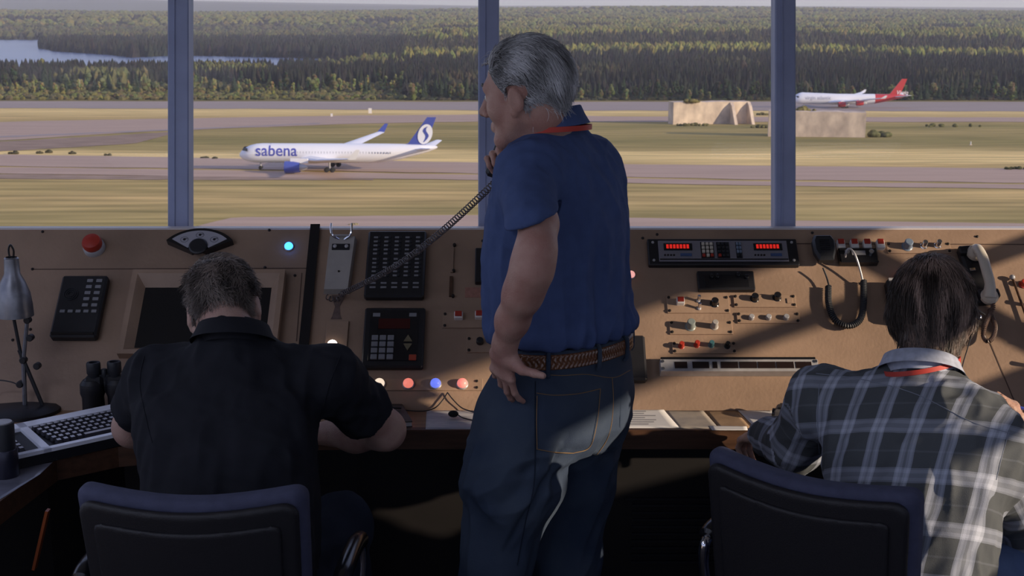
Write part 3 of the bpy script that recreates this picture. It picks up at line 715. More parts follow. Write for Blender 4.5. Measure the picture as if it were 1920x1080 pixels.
def quadbar(x0, x1, y0, y1, th=.006):
    m.add([(x0, y0, ktop(y0) - .004), (x1, y0, ktop(y0) - .004), (x1, y1, ktop(y1) - .004), (x0, y1, ktop(y1) - .004), (x0, y0, ktop(y0) + th), (x1, y0, ktop(y0) + th), (x1, y1, ktop(y1) + th), (x0, y1, ktop(y1) + th)],
          [(0, 3, 2, 1), (4, 5, 6, 7), (0, 1, 5, 4), (1, 2, 6, 5), (2, 3, 7, 6), (3, 0, 4, 7)], KT)
quadbar(-KW / 2, KW / 2, KD / 2 - .032, KD / 2); quadbar(-KW / 2, KW / 2, -KD / 2, -KD / 2 + .014); quadbar(-KW / 2, -KW / 2 + .012, -KD / 2, KD / 2)
quadbar(-.135, -.115, -KD / 2, KD / 2); quadbar(KW / 2 - .012, KW / 2, -KD / 2, KD / 2); m.build('top_shell', t, smooth=0)
kdark = mat('dark_key', (.035, .035, .045), .3); ktopm = mat('key_top_reflection', (.50, .50, .56), .2, coat=.3)  # pale key tops: sky reflected from the window put into their colour
KS = .0185
cnt = 0
for r in range(6):
    y = KD / 2 - .044 - r * .0215
    for (x0, n_) in ((-.252, 5), (-.100, 18)):
        x = x0 + (.004 * r if x0 > -.2 else 0)
        for i in range(n_):
            wk = KS - .002; cx = x + KS * i
            if r == 5 and x0 > -.2:
                if i < 4 : pass
                elif i == 4: wk = KS * 9 - .003; cx = x + KS * 8
                elif i < 13: continue
            if cx + wk / 2 > KW / 2 - .013: continue
            z = ktop(y) - .003; k = MB(); a = wk / 2; b = .0088; d_ = .62
            tw = a - .003 if wk > .03 else a * d_
            k.add([(cx - a, y - b, z), (cx + a, y - b, z), (cx + a, y + b, z), (cx - a, y + b, z), (cx - tw, y - b * d_, z + .010), (cx + tw, y - b * d_, z + .010), (cx + tw, y + b * .8, z + .011), (cx - tw, y + b * .8, z + .011)],
                  [(0, 1, 5, 4), (1, 2, 6, 5), (2, 3, 7, 6), (3, 0, 4, 7)], kdark)
            k.add([(cx - tw, y - b * d_, z + .010), (cx + tw, y - b * d_, z + .010), (cx + tw, y + b * .8, z + .011), (cx - tw, y + b * .8, z + .011)], [(0, 1, 2, 3)], ktopm)
            cnt += 1
            if cnt <= 98: k.build('key', t, smooth=0)
            else:
                if cnt == 99: rest_keys = MB()
                rest_keys.add(k.v[:8], [(0, 1, 5, 4), (1, 2, 6, 5), (2, 3, 7, 6), (3, 0, 4, 7)], kdark); rest_keys.add(k.v[8:], [(0, 1, 2, 3)], ktopm)
if cnt > 98: rest_keys.build('keys', t, smooth=0)['kind'] = 'stuff'
# desk lamp
bse = atz(48, 772, .75)
t = thing('desk_lamp', 'brushed steel angle-poise desk lamp with bell shade at left edge', 'lamp', loc=(bse.x, bse.y, .75)); o0 = Vector((bse.x, bse.y, .75))
def LP(px, py, dy=0): return U(px, py, bse.y + dy) - o0
MB().lathe([(.10, .0), (.10, .010), (.085, .018), (.03, .022)], M_black, seg=36).build('base', t)
j0 = LP(48, 762); j1 = LP(44, 675); j2 = LP(52, 596); j3 = LP(20, 480)
m = MB(); m.tube([(0, 0, .02), j1], .007, M_steel); m.build('lower_arm', t)
m = MB(); m.tube([j1 + Vector((-.010, 0, .03)), LP(82, 765)], .006, M_black); m.build('spring_arm', t)
m = MB(); m.tube([j1, LP(52, 590)], .006, M_steel); m.tube([LP(26, 598), LP(44, 690)], .005, M_black); m.build('upper_arm', t)
for q in ((52, 600), (44, 675), (38, 720), (70, 686), (57, 633)): 
    c = LP(*q); MB().lathe([(.008, -.010), (.010, -.008), (.010, .008), (.008, .010)], M_black, Matrix.Translation(c) @ Matrix.Rotation(PI / 2, 4, 'X'), seg=14).build('wing_nut', t)
ax = LP(21, 482); bx = LP(28, 592)
R = (bx - ax).normalized().to_track_quat('Z', 'Y').to_matrix().to_4x4(); hgt = (bx - ax).length
px_m = bse.y / F * 1.03
MB().lathe([(.016, 0), (.020, .004), (.022, hgt * .28), (.034, hgt * .42), (.046, hgt * .62), (.050, hgt * .80), (.052, hgt), (.049, hgt), (.045, hgt * .6), (.02, hgt * .3)], M_steel, Matrix.Translation(ax) @ R, seg=40, cap=False).build('lamp_shade', t)
MB().tube(smooth_path([ax + Vector((-.004, 0, -.004)), ax + Vector((-.006, 0, .02)), ax + Vector((0, 0, .035)), ax + Vector((.008, 0, .02)), ax + Vector((.006, 0, -.004))], 20), .0028, M_blackg).build('carry_loop', t)
MB().sphere(tuple(ax.lerp(bx, .8)), .022, M_white).build('bulb', t)
MB().tube(smooth_path([LP(40, 725), LP(20, 716), LP(-10, 714), LP(-40, 730)], 20), .002, M_rubber).build('cable', t)
# dark flask at the left edge
c = atz(12, 893, .75); t = thing('flask', 'dark cylindrical flask on the desk corner at the left edge', 'flask', loc=(c.x, c.y, .7505))
k = c.y / F
MB().lathe([(.030, 0), (.032, .003), (.032, .07), (.030, .073)], mat('flask_body', (.03, .03, .05), .3, metal=.4), seg=30).build('body', t)
MB().lathe([(.028, .073), (.0285, .135), (.027, .139)], M_rubber, seg=30).build('cup_lid', t)
MB().lathe([(.024, .139), (.024, .142)], M_silver, seg=24).build('rim_cap', t)
c = atz(60, 862, .75); tag(MB().tube(smooth_path([atz(28, 855, .76), atz(60, 851, .76), atz(90, 857, .757), atz(108, 862, .755)], 20), .0022, M_rubber).build('keyboard_cable'), 'black cable curving along the desk in front of the keyboard', 'cable')
pg = sheet('glossy_folder', 'shiny grey plastic-covered chart on the left desk wing', 'chart', ((-60, 880), (100, 866), (75, 890), (-60, 975)), mat('plastic_chart', (.20, .20, .26), .25, col2=(.12, .12, .15), nscale=12, coat=.5), z=.7504)
# ------------------------------------------------------------------ airfield
def gpt(px, py, lift=0): return ground_at(px, py, lift)
ZF = G(900)
def ridge(x, y):
    """land height; forest country rises beyond the lake"""
    if y < 1450: z = G(y)
    else:
        a = x / y
        rt = min(1, max(0, (a + .10) / .05)); lf = 1 - rt
        k = [(1450, ZF), (1700, ZF + 6 * rt), (2100, ZF + 16 * rt), (2500, ZF + 12 * rt), (3000, ZF + 22 * rt), (3300, ZF + 28 * rt + 6 * lf), (3900, ZF + 36), (5200, ZF + 58 + 10 * math.sin(a * 9 + .5)), (6500, ZF + 30), (9000, ZF + 40),
             (13000, 60 + max(0, -a) * 210 + 8 * math.sin(a * 14)), (17000, 84 + max(0, -a - .02) * 380 + 16 * math.sin(a * 7 + 1)), (30000, 0)]
        z = k[-1][1]
        for (d0, z0), (d1, z1) in zip(k[:-1], k[1:]):
            if y <= d1:
                t = (y - d0) / (d1 - d0); t = t * t * (3 - 2 * t); z = z0 + (z1 - z0) * t; break
    return z
ys = [5 + i * 12 for i in range(72)] + [860 + 30 * i for i in range(1, 40)] + [2050 * 1.04 ** i for i in range(1, 66)]
vs = []; fs = []; NX = 60
for y in ys:
    for i in range(NX + 1):
        x = (-.75 + 1.5 * i / NX) * max(y, 150); vs.append((x, y, ridge(x, y)))
for j in range(len(ys) - 1):
    for i in range(NX): k = j * (NX + 1) + i; fs.append((k, k + 1, k + NX + 2, k + NX + 1))
gm_ = bpy.data.materials.new('airfield_grass'); gm_.use_nodes = True
n = gm_.node_tree.nodes; l = gm_.node_tree.links; b = n['Principled BSDF']; b.inputs['Roughness'].default_value = 1; b.inputs['Specular IOR Level'].default_value = 0
tc = n.new('ShaderNodeTexCoord'); se = n.new('ShaderNodeSeparateXYZ'); l.new(tc.outputs['Object'], se.inputs[0])
def mapn(scale, detail=5, sc=1.0):
    mp = n.new('ShaderNodeMapping'); mp.inputs['Scale'].default_value = scale; l.new(tc.outputs['Object'], mp.inputs[0])
    z = n.new('ShaderNodeTexNoise'); z.inputs['Scale'].default_value = sc; z.inputs['Detail'].default_value = detail; l.new(mp.outputs[0], z.inputs[0]); return z.outputs['Fac']
def mth(op, a, b_=None):
    m = n.new('ShaderNodeMath'); m.operation = op
    for i, q in enumerate((a, b_)):
        if q is None: continue
        if isinstance(q, (int, float)): m.inputs[i].default_value = q
        else: l.new(q, m.inputs[i])
    return m.outputs[0]
wob = mth('MULTIPLY', mth('SUBTRACT', mapn((.012, .03, 0), 4), .5), 60)
yy = mth('ADD', se.outputs['Y'], wob)
mr_ = n.new('ShaderNodeMapRange'); mr_.inputs['From Min'].default_value = 240; mr_.inputs['From Max'].default_value = 1000; l.new(yy, mr_.inputs['Value'])
r = n.new('ShaderNodeValToRGB'); l.new(mr_.outputs[0], r.inputs[0]); r.color_ramp.interpolation = 'LINEAR'
gold = (.80, .60, .28); gold2 = (.56, .41, .19); olive = (.30, .255, .11); olive2 = (.43, .335, .15); dirt = (.22, .155, .11)
st = [(255, olive), (292, olive2), (318, gold2), (338, olive2), (392, gold2), (404, gold), (440, gold), (462, olive2), (500, olive), (560, olive2), (600, olive), (630, olive2), (680, gold2), (760, gold), (850, gold2), (900, (.20, .17, .07)), (960, (.15, .14, .06))]
while len(r.color_ramp.elements) < len(st): r.color_ramp.elements.new(.5)
for el, (y, c) in zip(r.color_ramp.elements, st): el.position = (y - 240) / 760; el.color = (*c, 1)
mx = n.new('ShaderNodeMix'); mx.data_type = 'RGBA'; mx.blend_type = 'MULTIPLY'; mx.inputs['Factor'].default_value = 1
r2 = n.new('ShaderNodeValToRGB'); l.new(mapn((.02, .22, 0), 8), r2.inputs[0])
r2.color_ramp.elements[0].position = .30; r2.color_ramp.elements[0].color = (.62, .64, .60, 1); r2.color_ramp.elements[1].position = .70; r2.color_ramp.elements[1].color = (1.25, 1.2, 1.1, 1)
l.new(r.outputs[0], mx.inputs['A']); l.new(r2.outputs[0], mx.inputs['B'])
# forest floor beyond the field
mx2 = n.new('ShaderNodeMix'); mx2.data_type = 'RGBA'; gt = mth('GREATER_THAN', se.outputs['Y'], 985); l.new(gt, mx2.inputs['Factor'])
l.new(mx.outputs['Result'], mx2.inputs['A']); mx2.inputs['B'].default_value = (.045, .055, .028, 1); l.new(mx2.outputs['Result'], b.inputs['Base Color'])
m = MB(); m.add(vs, fs, gm_); o = m.build('ground_land', smooth=80); struct(o)
M_asph = mat('taxiway_asphalt', (.46, .33, .25), .9, noise=.12, nscale=.02, stretch=(1, 12, 1), spec=.1)
M_asph2 = mat('far_runway_asphalt', (.36, .29, .25), .9, noise=.1, nscale=.02, stretch=(1, 12, 1), spec=.1)
M_dirt = mat('gravel_dirt', (.34, .25, .19), 1, noise=.3, nscale=.08, stretch=(1, 6, 1), spec=0)
def strip(name, top, bot, mt, lift, n_=60):
    def interp(P, x):
        for (a, ya), (b_, yb) in zip(P[:-1], P[1:]):
            if x <= b_ or (b_, yb) == P[-1]: return ya + (yb - ya) * (x - a) / (b_ - a)
    vs = []; fs = []; x0, x1 = top[0][0], top[-1][0]; rn = random.Random(len(name) + int(lift * 100))
    for i in range(n_ + 1):
        x = x0 + (x1 - x0) * i / n_; a = interp(top, x) + rn.uniform(-.4, .4); c = interp(bot, x) + rn.uniform(-.5, .5)
        for j in range(4): vs.append(gpt(x, a + (c - a) * j / 3, lift))
    for i in range(n_):
        for j in range(3): k = i * 4 + j; fs.append((k, k + 4, k + 5, k + 1))
    o = MB().add(vs, fs, mt).build(name, smooth=0); return struct(o)
strip('ground_runway_near', [(372, 424), (440, 408), (900, 404), (1400, 413), (2200, 424)], [(372, 425), (500, 432), (900, 436), (1400, 428), (2200, 430)], M_asph, .12)
strip('ground_taxiway', [(-400, 285), (0, 290), (400, 297), (900, 305), (1400, 311), (2300, 321)], [(-400, 308), (0, 312), (400, 317), (900, 326), (1400, 337), (2300, 348)], M_asph, .12)
strip('ground_taxiway_shoulder', [(-400, 310), (0, 314), (400, 319.5), (900, 328.5), (1400, 340), (2300, 351)], [(-400, 322), (0, 326), (400, 332), (900, 338), (1400, 348.5), (2300, 359)], M_asph, .12)
strip('ground_dirt_verge', [(-400, 323), (0, 327), (420, 332), (700, 336)], [(-400, 334), (0, 336), (420, 338), (700, 338)], M_dirt, .1)
strip('ground_diagonal_taxiway', [(-400, 234), (0, 229), (300, 223), (640, 217), (900, 215), (1200, 219), (2300, 221)], [(-400, 284), (0, 264), (300, 246), (640, 233), (900, 228), (1200, 229), (2300, 229)], M_asph, .12)
strip('ground_dirt_patch', [(-400, 285), (0, 266), (250, 252), (330, 247)], [(-400, 286), (0, 284), (250, 270), (330, 250)], M_dirt, .1)
strip('ground_runway_far', [(-500, 189), (900, 191), (2400, 191)], [(-500, 202), (400, 204), (900, 207), (2400, 210)], M_asph2, .12)
strip('ground_tyre_marks', [(-300, 256), (0, 256), (250, 246), (600, 231)], [(-300, 260), (0, 259), (250, 248), (600, 232.3)], mat('rut_shade', (.30, .24, .22), .9), .16)  # ruts laid as a flat strip, their shade put into the colour
# lake
lake_px = [(-500, 73), (92, 75), (72, 90), (100, 96), (205, 103), (250, 108), (330, 104), (520, 108), (745, 115), (700, 124), (400, 132), (-500, 130)]
def flat_at(px, py, z):
    d = ray(px, py); return CAM + d * ((z - CAM.z) / d.z)
lm = mat('lake_water', (.10, .16, .30), .25, spec=.6, bump=.0)
LP_ = [flat_at(a, b_, ZF + .5) for a, b_ in lake_px]
tag(MB().add(LP_, [tuple(range(len(LP_)))], lm).build('lake', smooth=0), 'pale blue lake between the near trees and the far forest', 'lake')
LZ = [(p.x, p.y) for p in LP_]
def in_poly(x, y, P):
    c = False; j = len(P) - 1
    for i in range(len(P)):
        if (P[i][1] > y) != (P[j][1] > y) and x < (P[j][0] - P[i][0]) * (y - P[i][1]) / (P[j][1] - P[i][1]) + P[i][0]: c = not c
        j = i
    return c
def to_px(p):
    d = Vector(p) - CAM; dep = d.y * math.cos(PITCH) - d.z * math.sin(PITCH); up = d.y * math.sin(PITCH) + d.z * math.cos(PITCH)
    return 960 + F * d.x / dep, 540 - F * up / dep
# ---- forest as one mass
tm = bpy.data.materials.new('foliage_tinted'); tm.use_nodes = True
n = tm.node_tree.nodes; l = tm.node_tree.links; b = n['Principled BSDF']; b.inputs['Roughness'].default_value = 1; b.inputs['Specular IOR Level'].default_value = 0
at_ = n.new('ShaderNodeAttribute'); at_.attribute_name = 'tint'; l.new(at_.outputs['Color'], b.inputs['Base Color'])
rg = np.random.RandomState(3)
V = []; Fc = []; T = []; base = 0
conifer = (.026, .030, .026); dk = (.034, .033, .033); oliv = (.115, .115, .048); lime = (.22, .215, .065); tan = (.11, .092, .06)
cnt = 0
def mixc(a, b_, t): return tuple(a[i] + (b_[i] - a[i]) * t for i in range(3))
def noise1(x, y):
    return .5 + .25 * math.sin(x * 1.7 + y * 2.3) + .25 * math.sin(x * .61 - y * 3.1 + 1)
target_n = 38000
for q in range(target_n * 2):
    if cnt >= target_n: break
    d = 935 * (5600 / 935) ** (rg.rand() ** 1.15); px = rg.uniform(-420, 2340)
    x = (px - 960) / F * d * 1.0; y = d
    s = 1.0 + max(0, d - 1100) / 900.0
    left = px < 760
    if in_poly(x, y, LZ) or (left and d < 1050 + 40 * math.sin(px * .02)): continue
    z = ridge(x, y); h = (rg.uniform(14, 18.5) if d > 985 else rg.uniform(8, 14)) * min(1.25, s ** .3); r_ = rg.uniform(2.6, 4.2) * s
    if in_poly(x, y + 120, LZ) or in_poly(x, y + 300, LZ): h *= .72
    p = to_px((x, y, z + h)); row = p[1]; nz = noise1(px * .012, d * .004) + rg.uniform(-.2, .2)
    if px > 760:  # lighter greens by screen row: sunlit canopy bands put into the tree colour
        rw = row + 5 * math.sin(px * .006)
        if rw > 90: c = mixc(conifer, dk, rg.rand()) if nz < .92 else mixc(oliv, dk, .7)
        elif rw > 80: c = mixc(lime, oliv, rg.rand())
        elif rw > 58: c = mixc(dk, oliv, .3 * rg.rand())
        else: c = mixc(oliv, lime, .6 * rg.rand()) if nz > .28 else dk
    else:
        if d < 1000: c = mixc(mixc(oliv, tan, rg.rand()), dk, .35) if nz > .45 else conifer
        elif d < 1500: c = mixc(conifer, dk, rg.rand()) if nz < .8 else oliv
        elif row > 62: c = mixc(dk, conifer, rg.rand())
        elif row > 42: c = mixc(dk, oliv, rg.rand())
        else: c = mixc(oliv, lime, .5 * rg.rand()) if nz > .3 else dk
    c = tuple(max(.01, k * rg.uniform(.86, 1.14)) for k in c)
    con_ = c[0] < .06; ns = 5; a0 = rg.rand() * 6.28
    prof = [(.0, .9), (.45, .75), (1, 0)] if con_ else [(.02, .55), (.35, 1.0), (.75, .72), (1, 0)]
    vs_ = []
    for (t, rr) in prof[:-1]:
        for i in range(ns):
            a = a0 + 6.283 * i / ns + t * 1.5; k = rr * r_ * (1 if not con_ else .8) * rg.uniform(.75, 1.2); vs_.append((x + k * math.cos(a), y + k * math.sin(a), z + h * t))
    vs_.append((x, y, z + h)); m_ = len(prof) - 1
    for k in range(m_ - 1):
        for i in range(ns): j = (i + 1) % ns; Fc.append((base + k * ns + i, base + k * ns + j, base + (k + 1) * ns + j, base + (k + 1) * ns + i))
    for i in range(ns): Fc.append((base + (m_ - 1) * ns + i, base + (m_ - 1) * ns + (i + 1) % ns, base + m_ * ns))
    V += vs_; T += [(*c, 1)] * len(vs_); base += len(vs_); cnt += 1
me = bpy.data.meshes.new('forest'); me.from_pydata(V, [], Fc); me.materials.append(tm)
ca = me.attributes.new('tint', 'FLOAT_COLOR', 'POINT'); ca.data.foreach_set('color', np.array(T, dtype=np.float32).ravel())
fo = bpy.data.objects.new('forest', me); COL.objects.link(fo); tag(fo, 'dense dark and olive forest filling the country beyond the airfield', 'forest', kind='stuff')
# ---- undergrowth belt along the far runway
V = []; Fc = []; T = []; base = 0
for q in range(6500):
    px = rg.uniform(-300, 2300); left = px < 760
    row = rg.uniform(161, 187.5) if left else rg.uniform(182, 188)
    p = ground_at(px, row); h = rg.uniform(1.0, 3.6) * ((1.5 if row < 172 else 1.0) if left else .7); r_ = rg.uniform(1.5, 3.6); c = mixc(mixc(oliv, tan, rg.rand()), lime, .55 * rg.rand()); ns = 6
    if not left: c = mixc(c, conifer, .7)
    c = tuple(k * rg.uniform(.7, .95) for k in c); vs_ = []
    for (t, rr) in ((0, .8), (.5, 1), (.9, .5)):
        for i in range(ns): a = 6.283 * i / ns; k = rr * r_ * rg.uniform(.7, 1.2); vs_.append((p.x + k * math.cos(a), p.y + k * math.sin(a), p.z - .2 + h * t * rg.uniform(.85, 1.15)))
    for k in range(2):
        for i in range(ns): j = (i + 1) % ns; Fc.append((base + k * ns + i, base + k * ns + j, base + (k + 1) * ns + j, base + (k + 1) * ns + i))
    Fc.append(tuple(base + 2 * ns + i for i in range(ns))); V += vs_; T += [(*c, 1)] * len(vs_); base += len(vs_)
me = bpy.data.meshes.new('undergrowth'); me.from_pydata(V, [], Fc); me.materials.append(tm)
ca = me.attributes.new('tint', 'FLOAT_COLOR', 'POINT'); ca.data.foreach_set('color', np.array(T, dtype=np.float32).ravel())
o = bpy.data.objects.new('undergrowth', me); COL.objects.link(o); tag(o, 'low yellow-green scrub along the far side of the runway', 'scrub', kind='stuff')
# ---- nearest trees, one object each
def tree_mesh(kind, seed):
    rn = random.Random(seed); V = []; Fc = []; T = []
    def ring(z, r, ns, c, jit=.25, a0=0):
        o = len(V)
        for i in range(ns):
            a = a0 + 6.283 * i / ns; k = r * rn.uniform(1 - jit, 1 + jit); V.append((k * math.cos(a), k * math.sin(a), z + rn.uniform(-.02, .02) * 10)); T.append((*[q * rn.uniform(.8, 1.2) for q in c], 1))
        return o
    if kind == 'spruce':
        c = (.030, .042, .026); H = 17; o = ring(0, .25, 5, (.08, .05, .03)); o2 = ring(3, .2, 5, (.08, .05, .03))
        for i in range(5): Fc.append((o + i, o + (i + 1) % 5, o2 + (i + 1) % 5, o2 + i))
        for k in range(7):
            z0 = 1.6 + k * 2.1; r0 = 3.1 * (1 - k / 7.6); a = ring(z0, r0, 10, c, .35, k); b_ = ring(z0 + 3.2, r0 * .18, 10, c, .2, k)
            for i in range(10): Fc.append((a + i, a + (i + 1) % 10, b_ + (i + 1) % 10, b_ + i))
    else:
        c = {'birch': (.20, .19, .065), 'broad': (.115, .12, .05), 'pine': (.045, .055, .032)}[kind]
        H = {'birch': 11, 'broad': 12, 'pine': 16}[kind]; R = {'birch': 2.0, 'broad': 3.4, 'pine': 2.6}[kind]; z0 = H * (.15 if kind != 'pine' else .35)
        o = ring(0, .22, 5, (.3, .27, .2) if kind == 'birch' else (.10, .06, .04), .1); o2 = ring(z0 + 2, .15, 5, (.3, .27, .2) if kind == 'birch' else (.1, .06, .04), .1)
        for i in range(5): Fc.append((o + i, o + (i + 1) % 5, o2 + (i + 1) % 5, o2 + i))
        for q in range(16):
            t = rn.random(); cz = z0 + (H - z0) * t; rr = R * math.sin(math.pi * (.15 + .8 * t)) * .75; a = rn.random() * 6.28
            cx, cy = rr * math.cos(a) * rn.random(), rr * math.sin(a) * rn.random(); s_ = R * rn.uniform(.35, .6); cc = [w * rn.uniform(.7, 1.25) for w in c]
            off = len(V); ns = 7
            for (f1, f2) in ((-.9, .4), (-.3, 1), (.4, .85), (.95, .25)):
                for i in range(ns): b2 = 6.283 * i / ns + f1; k = s_ * f2 * rn.uniform(.7, 1.2); V.append((cx + k * math.cos(b2), cy + k * math.sin(b2), cz + s_ * f1 * 1.2)); T.append((*cc, 1))
            for k in range(3):
                for i in range(ns): Fc.append((off + k * ns + i, off + k * ns + (i + 1) % ns, off + (k + 1) * ns + (i + 1) % ns, off + (k + 1) * ns + i))
            Fc.append(tuple(off + 3 * ns + i for i in range(ns)))
    me = bpy.data.meshes.new(kind); me.from_pydata(V, [], Fc); me.materials.append(tm)
    ca = me.attributes.new('tint', 'FLOAT_COLOR', 'POINT'); ca.data.foreach_set('color', np.array(T, dtype=np.float32).ravel()); return me
TM = {k: [tree_mesh(k, s) for s in range(3)] for k in ('spruce', 'birch', 'broad', 'pine')}
TL = {'spruce': ('spruce_tree', 'dark spruce standing in the first rows of the forest edge', 'spruces at the forest edge'), 'birch': ('birch_tree', 'slim yellow-green birch standing before the darker forest', 'birches at the forest edge'),
      'broad': ('broadleaf_tree', 'rounded olive broadleaf tree at the forest edge', 'broadleaf trees at the forest edge'), 'pine': ('pine_tree', 'dark pine with bare lower trunk at the forest edge', 'pines at the forest edge')}
rn = random.Random(11)
for i in range(296):
    px = -40 + 2000 * (i + rn.uniform(-.6, .6)) / 296; left = px < 770
    row = rn.uniform(162, 178) if left else rn.uniform(184, 188.5); 
    if left: k = rn.choice(['birch', 'birch', 'broad', 'pine', 'spruce']); s = rn.uniform(.6, 1.1)
    else: k = rn.choice(['spruce', 'pine', 'spruce', 'broad']); s = rn.uniform(.55, .95)
    p = ground_at(px, row); o = bpy.data.objects.new(TL[k][0], rn.choice(TM[k])); COL.objects.link(o); o.location = p; o.rotation_euler.z = rn.uniform(0, 6.28); o.scale = (s * rn.uniform(.85, 1.2),) * 2 + (s * rn.uniform(.85, 1.15),)
    zone = ['left of the first window post', 'above the blue-tailed airliner', 'just left of the middle post', 'right of the standing man', 'above the concrete blocks', 'right of the red-tailed airliner'][0 if px < 340 else 1 if px < 760 else 2 if px < 930 else 3 if px < 1240 else 4 if px < 1640 else 5]
    tag(o, {'spruce': 'dark spruce at the forest edge', 'birch': 'slim yellow-green birch', 'broad': 'rounded olive tree', 'pine': 'dark bare-trunked pine'}[k] + ', ' + zone, 'tree', TL[k][2] + ', ' + zone)
o = MB().tube([(0, 0, 0), (.5, 0, 5), (0, 0, 9)], [1.0, .8, .5], mat('pale_bark', (.70, .62, .42), .8), seg=7).build('dead_trunk'); o.location = ground_at(151, 172)
tag(o, 'pale bare trunk standing out before the trees at far left', 'trunk')
# ---- shrubs on the field
def shrub(px, py, wpx, hpx, label, col=None, base=None, cat='shrub', name='shrub', group=None):
    p = base if base is not None else ground_at(px, py); k = p.y / F; R_ = wpx / 2 * k; H_ = hpx * k; rn = random.Random(int(px))
    m = MB(); mt = mat('shrub_green' if col is None else 'shrub_%d' % int(px), col or (.10, .10, .045), 1, noise=.5, nscale=.8, spec=0)
    for q in range(12):
        a = rn.uniform(-1, 1); s = H_ * rn.uniform(.35, .6) * (1 - .4 * abs(a)); m.sphere((a * R_ * .85, rn.uniform(-.4, .4) * R_ * .5, s * .7), s, mt, seg=8, rings=6, sc=(rn.uniform(.9, 1.6), 1, rn.uniform(.8, 1.1)))
    o = m.build(name); o.location = p; return tag(o, label, cat, group)
for i, (a, b_, w_, h_) in enumerate(((26, 289, 20, 8), (74, 288, 12, 6), (91, 287, 12, 8), (136, 289, 12, 7), (202, 292, 14, 7), (384, 297, 16, 6), (403, 298, 10, 5))):
    shrub(a, b_, w_, h_, 'small dark shrub on the left taxiway verge, %s' % ['first from the left picture edge', 'second from the left picture edge', 'third from the left picture edge', 'fourth from the left', 'fifth from the left', 'just right of the first window post', 'sixth before the airliner nose'][i], (.07, .065, .04), group='dark shrubs beside the taxiway')
shrub(1905, 318, 46, 9, 'dark flat shrub beside the taxiway at the right edge', (.06, .06, .03))
shrub(1790, 238, 130, 9, 'long olive thicket right of the concrete blocks', (.11, .11, .05))
shrub(1645, 257, 52, 17, 'olive bush at the right end of the near concrete block', (.12, .12, .055))
shrub(1424, 240, 34, 9, 'olive bush at the foot of the buttressed concrete block', (.13, .12, .055))
shrub(1300, 236, 70, 8, 'low grass tussock before the buttressed concrete block', (.14, .13, .06))
shrub(1430, 216, 30, 6, 'small bush behind the middle window post', (.13, .12, .055))
shrub(1000, 418, 34, 6, 'low green tuft beside the near runway', (.10, .10, .045)); shrub(664, 422, 24, 5, 'small pale tuft on the near runway edge', (.25, .22, .12))
# ---- concrete blast walls
cm = mat('weathered_concrete', (.74, .60, .46), .9, col2=(.44, .35, .28), nscale=.25, stretch=(1, 1, .6), spec=.1, bump=.3, bscale=1.5)
def block(name, label, pa, pb, rows, depth, side, fins=()):
    a = ground_at(*pa, 0); b_ = ground_at(*pb, 0); k = a.y / F; H_ = rows * k; u = (b_ - a); u.z = 0; Ln = u.length; u.normalize(); w = Vector((-u.y, u.x, 0)); 
    M = Matrix.Translation(a) @ Matrix((u, w, Vector((0, 0, 1)))).transposed().to_4x4()
    t = thing(name, label, 'concrete wall', M)
    m = MB(); rn = random.Random(5); nseg = 14; top = [H_ * (1 + rn.uniform(-.015, .015)) for _ in range(nseg + 1)]
    for i in range(nseg):
        x0, x1 = Ln * i / nseg, Ln * (i + 1) / nseg
        m.add([(x0, 0, -1), (x1, 0, -1), (x1, depth, -1), (x0, depth, -1), (x0, 0, top[i]), (x1, 0, top[i + 1]), (x1, depth, top[i + 1]), (x0, depth, top[i])], [(0, 1, 5, 4), (2, 3, 7, 6), (4, 5, 6, 7)] + ([(3, 0, 4, 7)] if i == 0 else []) + ([(1, 2, 6, 5)] if i == nseg - 1 else []), cm)
    m.build('wall_block', t, smooth=0)
    for fx, out, th in fins:
        x = fx * Ln; m = MB(); m.add([(x, 0, -1), (x, 0, H_ * .98), (x, -out, -1), (x + th, 0, -1), (x + th, 0, H_ * .98), (x + th, -out, -1), (x, -out * .30, H_ * .80), (x + th, -out * .30, H_ * .80)],
                                     [(0, 1, 6, 2), (3, 5, 7, 4), (1, 4, 7, 6), (6, 7, 5, 2), (0, 2, 5, 3)], cm); m.build('buttress', t, smooth=0)
    return t
block('concrete_wall', 'weathered concrete block with two sloping buttresses, beyond the middle window', (1262, 233.5), (1404, 232), 41, 8, -1, fins=((.74, 8.5, 1.5), (.97, 8.0, 1.5)))
block('concrete_wall', 'stained concrete block in front of the red-tailed airliner', (1440, 256), (1622, 258), 47, 8, 1)
_e = bpy.data.objects['concrete_wall']
def top_bush(px, py, w_, h_, label):
    p = ground_at(px, 234 if px < 1450 else 256); p.y += 4; d = ray(px, py); q = CAM + d * (p.y / d.y); shrub(px, py, w_, h_, label, (.17, .15, .06), base=q, name='bush')
top_bush(1292, 192, 46, 9, 'olive bush growing on top of the buttressed concrete block')
top_bush(1505, 210, 50, 14, 'brown-green bush growing on top of the near concrete block')
for (px, py, s, lab) in ((622, 219, 3.0, 'small white marker board on the grass beyond the blue-tailed airliner'), (694, 213, 5.0, 'pale boxy marker hut far beyond the blue-tailed airliner'), (1820, 272, 2.5, 'thin pale marker post on the grass at right')):
    p = ground_at(px, py); k = p.y / F; m = MB(); m.box((0, 0, s * k), (s * k * (1.2 if s != 2.5 else .5), .5, 2 * s * k * (1 if s != 2.5 else 1.6)), M_white); m.box((0, 0, 0.1), (s * k * 1.6, .8, .3), cm); o = m.build('marker_board', smooth=0); o.location = p; tag(o, lab, 'marker')
